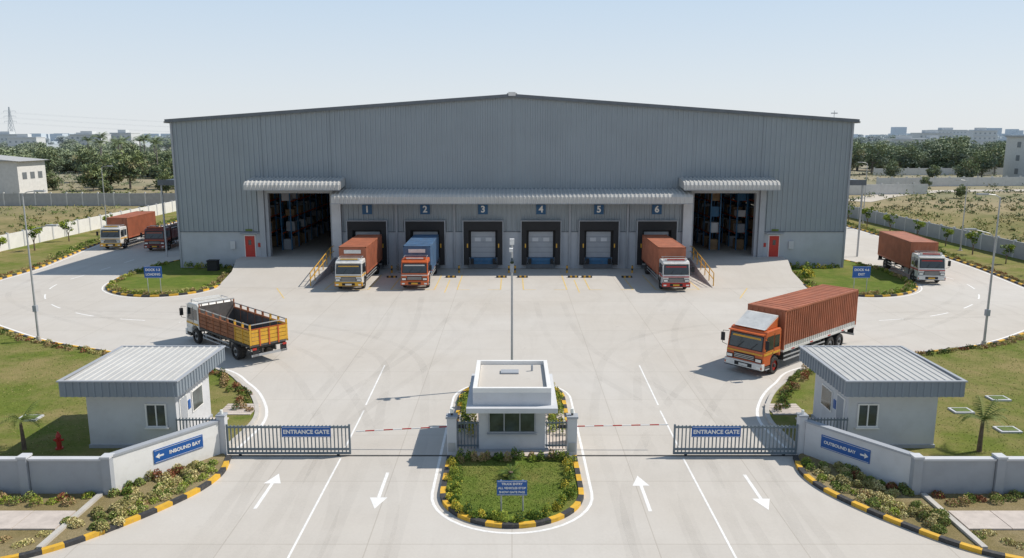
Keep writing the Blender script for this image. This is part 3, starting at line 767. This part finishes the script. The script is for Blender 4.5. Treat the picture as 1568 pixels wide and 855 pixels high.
m = mat('dirt_track', (.50, .44, .36), .95, hz=True, var=.15, scale=.2)
mb = MB(); ribbon(mb, cr([(70, 160), (95, 185), (130, 192), (190, 188), (300, 180)], step=4), -3, 3, -.07, m); mb.build('dirt_road')

# ------------------------------------------------------------------ street furniture
def lamp(x, y, h, s, second=True):
    g = MB(); g.cyl((0, 0, 0), (0, 0, .35), .16, .14, 10, KERBC); g.box(-.2, .2, -.2, .2, 0, .06, KERBC)
    g.cyl((0, 0, .3), (0, 0, h), .08, .04, 10, STEEL)
    pts = [(0, 0, h-.05), (s*.3, 0, h+.12), (s*.9, 0, h+.2)]; g.tube(pts, .03, 6, STEEL); g.box(s*.8, s*1.45, -.12, .12, h+.14, h+.24, STEEL); g.box(s*.9, s*1.4, -.09, .09, h+.12, h+.139, LAMPG)
    if second:
        z = h-2.1; g.tube([(0, 0, z-.5), (s*.4, 0, z-.15), (s*1.4, 0, z+.1)], .028, 6, STEEL); g.box(s*1.3, s*2.0, -.12, .12, z+.06, z+.16, STEEL)
        g.box(-.12, .12, -.12, .12, 2.0, 2.4, GREYP)
    g.build('street_lamp', loc=(x, y, .08))
lamp(-30.9, 49.6, 9.6, 1); lamp(30.1, 48.4, 9.5, -1)
lamp(-54, 104, 9, 1, False); lamp(53, 118, 9, -1, False); lamp(52, 90, 8, -1, False)
g = MB(); g.cyl((0, 0, 0), (0, 0, .3), .15, .12, 10, KERBC); g.cyl((0, 0, .3), (0, 0, 7.9), .07, .05, 10, STEEL)
g.box(-.12, .12, -.1, .1, 7.65, 7.95, WHITE); g.box(-.14, .05, -.35, .1, 7.3, 7.48, WHITE); g.cyl((0, -.1, 6.9), (0, -.32, 6.75), .08, .1, 10, GLASS); g.box(-.1, .1, -.14, -.06, 6.2, 6.9, GREYP)
g.build('cctv_pole', loc=(0, 40.4, .1))
def board(x, y, w_, z0, z1, rows, name='direction_sign'):
    g = MB()
    for s in (-1, 1): g.cyl((s*w_*.36, 0, 0), (s*w_*.36, 0, z1), .03, .03, 8, STEEL)
    g.box(-w_/2, w_/2, -.06, -.03, z0, z1, BLUE)
    for za in (z0+.02, z1-.04): g.box(-w_/2+.02, w_/2-.02, -.063, -.061, za, za+.015, WHITE)
    o = g.build(name, loc=(x, y, .1)); h = (z1-z0)/(len(rows)+.6)
    for i, r_ in enumerate(rows): text(r_, h*.72, (0, -.066, z1-h*(i+.8)), FR, WHITE, o)
board(-30.4, 65.4, 1.5, 1.3, 2.3, ['DOCK 1-3', 'LOADING']); board(29.6, 65.4, 1.5, 1.3, 2.3, ['DOCK 4-6', 'EXIT'])
board(0, 26.15, 1.08, .62, 1.18, ['TRUCK ENTRY', 'ALL VEHICLES STOP', 'SHOW GATE PASS'], 'direction_sign')
g = MB(); g.cyl((0, 0, 0), (0, 0, .55), .1, .1, 12, RED); g.cyl((0, 0, .55), (0, 0, .72), .12, .05, 12, RED); g.cyl((0, 0, 0), (0, 0, .06), .16, .16, 12, RED)
g.cyl((-.2, 0, .4), (.2, 0, .4), .055, .055, 10, RED); g.cyl((0, -.18, .45), (0, 0, .45), .07, .07, 10, RED); g.cyl((0, 0, .72), (0, 0, .78), .03, .03, 8, RED)
g.build('fire_hydrant', loc=(-19.45, 31.8, .1), smooth=False)
g = MB(); g.box(-.5, .5, -.35, .35, 0, .95, BLACK); g.box(-.55, .55, -.4, .4, .95, 1.05, BLACK); g.cyl((-.55, -.2, .1), (-.45, -.2, .1), .1, .1, 10, DARKM); g.build('waste_bin', loc=(-29.6, 76.6, .1), bevel=.03)
for x, y in ((21.9, 36.4), (22.6, 33.9), (-22.9, 35.4), (24.8, 38.2)):
    g = MB(); g.box(-.48, .48, -.35, .35, 0, .08, WALLP); g.box(-.36, .36, -.24, .24, .08, .10, LF[0]); g.build('manhole_cover', loc=(x, y, .1))

# ------------------------------------------------------------------ vegetation
def leafy(name, pts, width, hgt, n, size, mats, off=0, clump=.5, z=.1, wts=None):
    mb = MB(); mi = [mb.mi(m) for m in mats]
    p = resample(pts, clump); L = len(p); cl = []
    nrm = offs(p, 1)
    for i in range(L):
        k = max(1, int(width/.45))
        for _ in range(k):
            o = off+R.uniform(-width/2, width/2); c = p[i]+(nrm[i]-p[i])*o
            cl.append((c.x+R.uniform(-.12, .12), c.y+R.uniform(-.12, .12), R.uniform(.5, 1.2), R.choices(mi, wts)[0]))
    per = max(3, n//max(1, len(cl)))
    for cx, cy, sh, m in cl:
        for _ in range(per):
            u = R.uniform(-1, 1); v = R.uniform(-1, 1); r2 = u*u+v*v
            if r2 > 1: u *= .6; v *= .6; r2 = u*u+v*v
            h = hgt*sh*math.sqrt(max(.05, 1-r2))*R.uniform(.35, 1.1)
            mb.leaf((cx+u*clump*.62, cy+v*clump*.62, z+h), size, m if R.random() < .75 else R.choice(mi), R)
    return mb.build(name)
ring = offs(ST, .45, True)
IW = [3, 4, 4, 1]
IM = [HG[0], HG[2], HG[3], HG[1]]
leafy('hedge', [q for q in ring[:21]], .38, .36, 6500, .045, IM, clump=.28, wts=IW)
leafy('hedge', [Vector((2.25, 27.8)), Vector((2.25, 30.9))], .4, .42, 1600, .045, IM, clump=.28, wts=IW)
leafy('hedge', [Vector((-2.25, 27.8)), Vector((-2.25, 30.9))], .4, .42, 1600, .045, IM, clump=.28, wts=IW)
leafy('hedge', [Vector((2.15, 36.5)), Vector((2.2, 39)), Vector((1, 40.6)), Vector((-1, 40.6)), Vector((-2.2, 39)), Vector((-2.15, 36.5))], .7, .55, 3500, .06, HG, clump=.32)
leafy('shrubs', [Vector((-2.1, 30.65)), Vector((-.2, 30.75)), Vector((2.1, 30.65))], .5, .45, 3200, .05, [HG[1], HG[0], DRY[3], HG[3]], clump=.28)
for s in (-1, 1):
    leafy('shrubs', [Vector((s*2.05, 33.2)), Vector((s*2.05, 36.3))], .5, .7, 1300, .06, HG, clump=.3)
    cu = LCs if s < 0 else RCs; sd = 1 if s < 0 else -1
    leafy('hedge', [q for q in cu if 36.5 < q.y < 45], .75, .38, 5500, .05, RDH, off=sd*.65, clump=.32, wts=[2, 3, 2, 3])
    leafy('hedge', [q for q in cu if 45 < q.y < 84], .5, .26, 9000, .07, [RDH[0], HG[1], DRY[1], DRY[3]], off=sd*.55, clump=.35, wts=[2, 2, 4, 3])
    leafy('hedge', [q for q in cu if 84 < q.y < 138], .6, .45, 3500, .12, [HG[0], HG[1], DRY[1]], off=sd*.8, clump=.6)
    il = cr([(-s*x, y) for x, y in IL[1:11]], step=.4)
    leafy('hedge', il, .5, .35, 5000, .09, [HG[3], HG[0], DRY[3], DRY[1]], off=(-.55 if s < 0 else .55), clump=.4)
    c1 = cr([(-s*x, y) for x, y in [(-13.0, 29.9), (-13.1, 28.6), (-13.8, 27.2), (-14.4, 25.6), (-15.0, 24.6)]])
    leafy('shrubs', c1, 1.5, .26, 17000, .05, DRY, clump=.36, wts=[9, 5, 3, 1])
    c2 = [Vector((s*13.4, 29.3)), Vector((s*14.9, 27.4))]
    leafy('shrubs', c2, .6, .34, 2600, .05, [HG[0], DRY[2], DRY[1], RDH[0]], off=(0), clump=.34)
    c3 = cr([(-s*x, y) for x, y in [(-12.3, 30.3), (-12.2, 29), (-12.9, 27.3), (-14, 25.5)]])
    leafy('shrubs', c3, .35, .25, 2500, .045, [HG[0], HG[3], DRY[2], DRY[0]], clump=.34, off=sd*.1)
    c4_ = [Vector((s*15.8, 26.95)), Vector((s*30, 26.95))]
    leafy('shrubs', c4_, .7, .28, 9000, .045, [HG[0], HG[3], RDH[0], DRY[2], DRY[3]], clump=.38)
    leafy('shrubs', [Vector((s*15.7, 24.3)), Vector((s*17.5, 23.6)), Vector((s*24, 22.9))], .8, .1, 2500, .05, DRY, clump=.4)
    leafy('shrubs', [Vector((s*28.0, 77.9)), Vector((s*33, 77.9))], .5, .6, 900, .1, HG, clump=.4)
leafy('shrubs', [Vector((26.9, 72.5)), Vector((28.0, 75.5))], 1.0, .9, 900, .12, HG, off=-.9, clump=.6)
mb = MB(); GT = [leafmat('tuft_light', (.22, .27, .06)), leafmat('tuft_dark', (.12, .17, .03)), leafmat('tuft_dry', (.36, .30, .13))]; mi = [mb.mi(m) for m in GT]
n = 0
while n < 26000:
    s = R.choice((-1, 1)); x = R.uniform(18.9, 40); y = R.uniform(28.2, 52)
    if R.random() < .25: x = R.uniform(12.6, 19)
    if y > 36+max(0, (x-12))*.75 or (x < 19 and 31 < y < 37.5): continue
    if y > 44+(x-18)*.42: continue
    if x < 15.4 and y < 31.9: continue
    n += 1
    c = math.sin(x*.9+s)+math.sin(y*.7+x*.3)+R.gauss(0, .8)
    mb.leaf((s*x, y, .11), .04, mi[0] if c > .3 else (mi[2] if c < -1.0 else mi[1]), R)
for _ in range(6000):
    x = R.uniform(-2.1, 2.1); y = R.uniform(25.9, 30.3)
    if x*x+min(0, y-27.75)**2 > 4.2: continue
    mb.leaf((x, y, .11), .03, R.choice(mi[:2]), R)
mb.build('grass_tufts')

def frond(mb, base, az, L, rise, droop, m, wl=.3, n=9):
    d = Vector((math.cos(az), math.sin(az), 0)); sdv = Vector((-d.y, d.x, 0)); prev = Vector(base)
    for i in range(1, n+1):
        t = i/n; p = Vector(base)+d*(L*t*(1-.15*t))+Vector((0, 0, rise*math.sin(t*1.6)-droop*t*t))
        w_ = wl*(math.sin(math.pi*min(1, t*.9+.08)))
        for k in (-1, 1):
            for q in (0, .5):
                a = prev.lerp(p, q); b_ = prev.lerp(p, q+.32); tip = a+sdv*k*w_+d*w_*.45+Vector((0, 0, -w_*.35))
                mb.poly([a, b_, tip], m)
        mb.cyl(prev, p, .012*L*(1.1-t), .012*L*(1-t)+.002, 4, m, False); prev = p
def palm_mesh(h, L, nf, wl, trunk_r, seed):
    rr = random.Random(seed); mb = MB(); p = Vector((0, 0, 0)); k = 6; lean = rr.uniform(-.06, .06)
    for i in range(k):
        q = Vector((lean*h*((i+1)/k)**2, 0, h*(i+1)/k)); mb.cyl(p, q, trunk_r*(1.2-.5*i/k), trunk_r*(1.2-.5*(i+1)/k), 8, TRUNK, False); p = q
    for i in range(nf):
        az = 6.283*i/nf*2.4+rr.uniform(-.2, .2); e = rr.uniform(0, 1)
        frond(mb, p, az, L*rr.uniform(.8, 1.1), L*(.75-.6*e), L*(.25+.45*e), LF[0] if rr.random() < .5 else LF[1], wl)
    return mb.build('palm_tree')
o = palm_mesh(1.3, 1.2, 12, .26, .08, 3); o.location = (-20.9, 31.7, .1)
o2 = palm_mesh(1.45, 1.4, 13, .28, .09, 5); o2.location = (19.9, 31.5, .1)
mb = MB()
for i in range(26): frond(mb, (0, 0, .15), i*2.4, R.uniform(.55, .8), R.uniform(.15, .6), .25, HG[1] if i % 3 else HG[0], .1)
mb.cyl((0, 0, 0), (0, 0, .25), .1, .09, 8, TRUNK); mb.build('cycad_plant', loc=(-.05, 28.9, .1))

def tree_mesh(seed, h, cr_, nclump, nleaf, lsize, mats, flat_=.75, name='tree'):
    rr = random.Random(seed); mb = MB(); mi = [mb.mi(m) for m in mats]
    th = h*.38; mb.cyl((0, 0, -.2), (0, 0, th), h*.03, h*.018, 8, TRUNK, False)
    cz = h-cr_*flat_*.95; cl = []
    for i in range(nclump):
        while True:
            a, b_, c = rr.uniform(-1, 1), rr.uniform(-1, 1), rr.uniform(-1, 1)
            if .12 < a*a+b_*b_+c*c < 1: break
        r_ = cr_*rr.uniform(.22, .38); cl.append((a*cr_*.82, b_*cr_*.82, cz+c*cr_*flat_*.85, r_))
    for i, (x, y, z, r_) in enumerate(cl):
        if i % 4 == 0: mb.cyl((0, 0, th*rr.uniform(.6, 1)), (x*.8, y*.8, z), h*.012, h*.004, 5, TRUNK, False)
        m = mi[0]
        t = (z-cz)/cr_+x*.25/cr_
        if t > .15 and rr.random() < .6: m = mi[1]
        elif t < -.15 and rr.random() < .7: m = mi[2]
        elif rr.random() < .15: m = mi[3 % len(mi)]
        for _ in range(nleaf):
            v = Vector((rr.gauss(0, 1), rr.gauss(0, 1), rr.gauss(0, 1))).normalized()*r_*rr.uniform(.65, 1.1)
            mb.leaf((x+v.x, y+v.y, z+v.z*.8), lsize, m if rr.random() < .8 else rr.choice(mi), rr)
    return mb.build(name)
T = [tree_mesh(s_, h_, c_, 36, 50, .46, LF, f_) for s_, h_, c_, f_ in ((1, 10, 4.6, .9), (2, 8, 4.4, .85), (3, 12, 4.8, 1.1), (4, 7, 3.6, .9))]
for i, (o, (x, y, r_)) in enumerate(zip(T, ((-95, 196, 0), (-104, 204, 1), (150, 268, 2), (-88, 206, 1)))): o.location = (x, y, -.1); o.rotation_euler[2] = r_
TM_ = [o.data for o in T]
for x, y, s_, k in ((-101, 190, .9, 3), (-84, 197, 1, 1), (-120, 225, 1, 0), (-136, 232, .9, 2), (-112, 178, .5, 3), (-92, 178, .45, 3), (-80, 182, .6, 1), (160, 262, 1, 0), (141, 274, .9, 1), (118, 245, .7, 1), (128, 240, .6, 3), (172, 276, 1, 2), (105, 200, .4, 3), (96, 168, .35, 1), (-150, 235, 1, 1), (-110, 215, .8, 0), (-128, 205, .55, 3), (-140, 212, .6, 1),
                    (138, 232, .9, 0), (130, 226, .8, 1), (112, 262, 1.1, 0), (122, 268, 1, 2), (178, 250, 1, 0), (-122, 196, .7, 1), (-133, 198, .8, 0), (-127, 190, .5, 3), (-112, 192, .55, 1)):
    inst('tree', TM_[k], (x, y, -.1), R.uniform(0, 6), s_)
dt = empty('distant_trees')
for i in range(1800):
    sgn = R.choice((-1, 1)); u = R.random()
    y = 240+200*u if i % 3 else 400+1100*u**1.3
    x = sgn*y*R.uniform(.33 if i % 3 else .3, .95)
    if sgn < 0 and -.60 < x/y < -.50 and y < 275: continue
    if sgn > 0 and y < 268: continue
    s_ = R.uniform(.5, 1.0)*(1.0 if y < 450 else 1.15)
    if sgn > 0: s_ *= R.uniform(1, 1.3)
    inst('crown', TM_[R.randrange(4)], (x, y, -.4-(.8 if y > 600 else 0)), R.uniform(0, 6.28), (s_*R.uniform(1, 1.6), s_*R.uniform(1, 1.6), s_*R.uniform(.75, 1.05)), dt)
for i in range(420):
    y = R.uniform(1000, 2600); x = y*R.uniform(-1, 1); inst('crown', TM_[R.randrange(4)], (x, y, -1), R.uniform(0, 6), (4, 3, 1.25), dt)
mb = MB(); mi = [mb.mi(m) for m in (LF[0], LF[1], LF[3], LF[2])]
for i in range(1100):
    sgn = R.choice((-1, 1)); y = R.uniform(140, 285); x = sgn*R.uniform(58 if sgn > 0 else 62, 60+y*.62)
    if sgn < 0 and y < 152: y += 14
    r_ = R.uniform(.3, 1.5)*R.uniform(.5, 1); m = R.choice(mi)
    for _ in range(22):
        v = Vector((R.gauss(0, .8), R.gauss(0, .8), abs(R.gauss(0, .5))))*r_
        mb.leaf((x+v.x, y+v.y, v.z), .28, m, R)
for i in range(800):
    y = R.uniform(80, 147); x = R.uniform(57.5, 110) if i % 2 else -R.uniform(61, 115); r_ = R.uniform(.25, 1); m = R.choice(mi)
    for _ in range(18):
        v = Vector((R.gauss(0, .7), R.gauss(0, .7), abs(R.gauss(0, .4))))*r_; mb.leaf((x+v.x, y+v.y, v.z), .2, m, R)
mb.build('field_scrub')
yt = tree_mesh(21, 2.8, .95, 14, 26, .15, [HG[0], HG[3], HG[1], HG[0]], .8, 'young_tree'); yt.location = (-55, 83, .1)
for x, y in [(-54.5, 77), (-55.5, 90), (-56, 98), (-56, 108), (-56, 118)]+[(51.8, 74+i*6.5) for i in range(9)]+[(-53, 66), (50, 66)]:
    inst('young_tree', yt.data, (x+R.uniform(-.5, .5), y, .1), R.uniform(0, 6), R.uniform(.75, 1.15))
P0 = palm_mesh(11, 3.8, 20, 1.0, .22, 9); P0.location = (-118, 262, 0)
for x, y, s_ in ((-124, 268, 1.05), (-112, 250, .95), (-108, 262, 1.1), (-131, 280, 1), (-140, 270, .95), (-150, 290, 1.1), (-104, 246, .9), (-160, 300, 1), (-115, 232, .95), (-118, 240, 1)):
    inst('palm_tree', P0.data, (x, y, 0), R.uniform(0, 6), s_)

# ------------------------------------------------------------------ far buildings
def house(x, y, w_, d, h, m=WHITEH, fl=2):
    g = MB(); g.box(-w_/2, w_/2, 0, d, -.5, h, m); g.box(-w_/2-.2, w_/2+.2, -.2, d+.2, h, h+.5, m); g.box(-w_/4, w_/8, d*.3, d*.7, h+.5, h+2.6, m)
    n = max(2, int(w_/3.5))
    for f in range(fl):
        z = h*(f+.35)/fl
        for k in range(n):
            xx = -w_/2+w_*(k+.5)/n; g.box(xx-.7, xx+.7, -.06, -.01, z, z+1.3, DARKH)
        g.box(-w_/2, w_/2, -.5, -.21, h*(f+1)/fl-.25, h*(f+1)/fl-.05, m)
    g.build('white_house', loc=(x, y, -.1), rot=R.uniform(-.15, .15))
for a in ((-300, 560, 22, 14, 13, WHITEH, 3), (-322, 590, 14, 12, 12), (-285, 580, 16, 12, 14, WHITEH, 3), (-345, 560, 20, 12, 11), (-250, 640, 18, 12, 12), (-410, 640, 26, 16, 13),
          (260, 520, 22, 14, 10), (330, 620, 26, 14, 14, WHITEH, 3), (380, 640, 18, 14, 16, WHITEH, 4), (300, 560, 16, 12, 10), (420, 760, 30, 16, 17, WHITEH, 4), (290, 700, 20, 14, 14, WHITEH, 3)): house(*a)
g = MB(); g.box(0, 60, 0, 10, -.5, 7.5, WHITEH); g.prism_y([(-1, 7.5), (30, 10.4), (61, 7.5)], -.6, 10.6, GREYH)
for k in range(10): g.box(3+k*5.6, 5+k*5.6, -.06, -.01, 4.6, 5.8, DARKH)
for k in range(3): g.box(60.01, 60.06, 1.5+k*2.8, 3+k*2.8, 3.5, 5, DARKH)
g.box(46, 54, -.06, -.01, 0, 4.5, DARKH); g.box(0, 45.9, -.04, -.01, 0, 1.2, GREYH); g.build('neighbour_warehouse', loc=(-169, 176, 0), rot=-.03)
g = MB(); g.box(0, 30, 0, 20, -.5, 12.5, WHITEH); g.box(-.3, 30.3, -.3, 20.3, 12.5, 13, GREYH)
for f in range(3):
    for k in range(6): g.box(2+k*4.6, 3.6+k*4.6, -.06, -.01, 2+f*3.8, 3.6+f*3.8, DARKH)
for f in range(3):
    for k in range(2): g.box(-.06, -.01, 4+k*9, 5.6+k*9, 2+f*3.8, 3.6+f*3.8, DARKH)
g.build('office_building', loc=(146, 215, 0))
g = MB()
for i in range(150):
    y = R.uniform(1500, 2600); x = y*R.choice((R.uniform(-.8, -.3), R.uniform(.36, .75), R.uniform(.5, .72))); w_ = R.uniform(14, 38); h = R.uniform(8, 15)
    if x > 0 and R.random() < .12: h = R.uniform(18, 30)
    g.box(x, x+w_, y, y+20, -1, h, CITY)
    for f in range(int(h/4)): g.box(x+1, x+w_-1, y-.3, y-.05, f*4+1.6, f*4+2.8, GREYH)
g.build('city_skyline')
g = MB(); H_ = 40
def tw(z): return 3.6*(1-z/H_)**1.2+.35
lv = [0, 6, 12, 17, 22, 26, 30, 33, 36, 38, 40]
for i in range(len(lv)-1):
    a, b_ = lv[i], lv[i+1]
    ca = [(sx*tw(a), sy*tw(a), a) for sx, sy in ((-1, -1), (1, -1), (1, 1), (-1, 1))]; cb = [(sx*tw(b_), sy*tw(b_), b_) for sx, sy in ((-1, -1), (1, -1), (1, 1), (-1, 1))]
    for k in range(4):
        g.cyl(ca[k], cb[k], .16, .16, 4, GREYH); g.cyl(ca[k], cb[(k+1) % 4], .1, .1, 4, GREYH); g.cyl(ca[(k+1) % 4], cb[k], .1, .1, 4, GREYH); g.cyl(cb[k], cb[(k+1) % 4], .1, .1, 4, GREYH)
for z in (26, 31, 36):
    for s in (-1, 1): g.cyl((0, 0, z+1), (s*6, 0, z), .12, .08, 4, GREYH); g.cyl((0, 0, z-.6), (s*6, 0, z), .12, .08, 4, GREYH); g.cyl((s*6, 0, z), (s*6, 0, z-1.6), .12, .12, 4, GREYH)
for z in (24.4, 29.4, 34.4):
    for s in (-6, 6):
        for d in (-1, 1):
            pts = [(s+d*t*260, t*40, z-14*math.sin(math.pi*t*.5)*.8) for t in (0, .25, .5, .75, 1)]; g.tube(pts, .04, 4, GREYH)
g.build('transmission_tower', loc=(-502, 800, 0))

# ------------------------------------------------------------------ light, sky, camera
sv = Vector((.85, .24, 1.0)).normalized()
el = math.asin(sv.z); az = math.atan2(sv.x, sv.y)
L = bpy.data.lights.new('sun', 'SUN'); L.energy = 4.6; L.angle = math.radians(.5); L.color = (1, .94, .85)
so = bpy.data.objects.new('sun', L); sc.collection.objects.link(so); so.rotation_euler = (-sv).to_track_quat('-Z', 'Y').to_euler(); so.location = (60, 20, 80)
wd = bpy.data.worlds.new('World'); sc.world = wd; wd.use_nodes = True; nt = wd.node_tree
bg = nt.nodes['Background']; sky = nt.nodes.new('ShaderNodeTexSky'); sky.sky_type = 'NISHITA'; sky.sun_disc = False
sky.sun_elevation = el; sky.sun_rotation = az; sky.air_density = 1.0; sky.dust_density = 1.0; sky.ozone_density = 1.5; sky.altitude = 0
# hazy dry-season air: the clear-sky model is mixed with a pale haze that thins with elevation
tcw = nt.nodes.new('ShaderNodeTexCoord'); sx = nt.nodes.new('ShaderNodeSeparateXYZ'); nt.links.new(tcw.outputs['Generated'], sx.inputs[0])
rp = nt.nodes.new('ShaderNodeValToRGB'); nt.links.new(sx.outputs['Z'], rp.inputs[0])
e = rp.color_ramp.elements; e[0].position = 0.0; e[0].color = (.80, .835, .86, 1); e[1].position = 1.0; e[1].color = (.20, .30, .46, 1)
for ps, cl in ((.05, (.75, .815, .875, 1)), (.16, (.60, .735, .88, 1)), (.42, (.30, .41, .57, 1))):
    q = e.new(ps); q.color = cl
sc10 = nt.nodes.new('ShaderNodeVectorMath'); sc10.operation = 'SCALE'; nt.links.new(rp.outputs[0], sc10.inputs[0]); sc10.inputs['Scale'].default_value = 10
mx = nt.nodes.new('ShaderNodeMixRGB'); mx.inputs[0].default_value = .9
nt.links.new(sky.outputs[0], mx.inputs[1]); nt.links.new(sc10.outputs[0], mx.inputs[2]); nt.links.new(mx.outputs[0], bg.inputs[0]); bg.inputs[1].default_value = .1
cam = bpy.data.cameras.new('camera'); co = bpy.data.objects.new('camera', cam); sc.collection.objects.link(co)
co.location = (0, 0, 13.4); co.rotation_euler = (math.radians(90-10.48), 0, 0); cam.sensor_width = 36; cam.lens = 27.55; cam.clip_end = 9000; cam.clip_start = .5
sc.camera = co
sc.view_settings.view_transform = 'Standard'; sc.view_settings.look = 'None'; sc.view_settings.exposure = 0
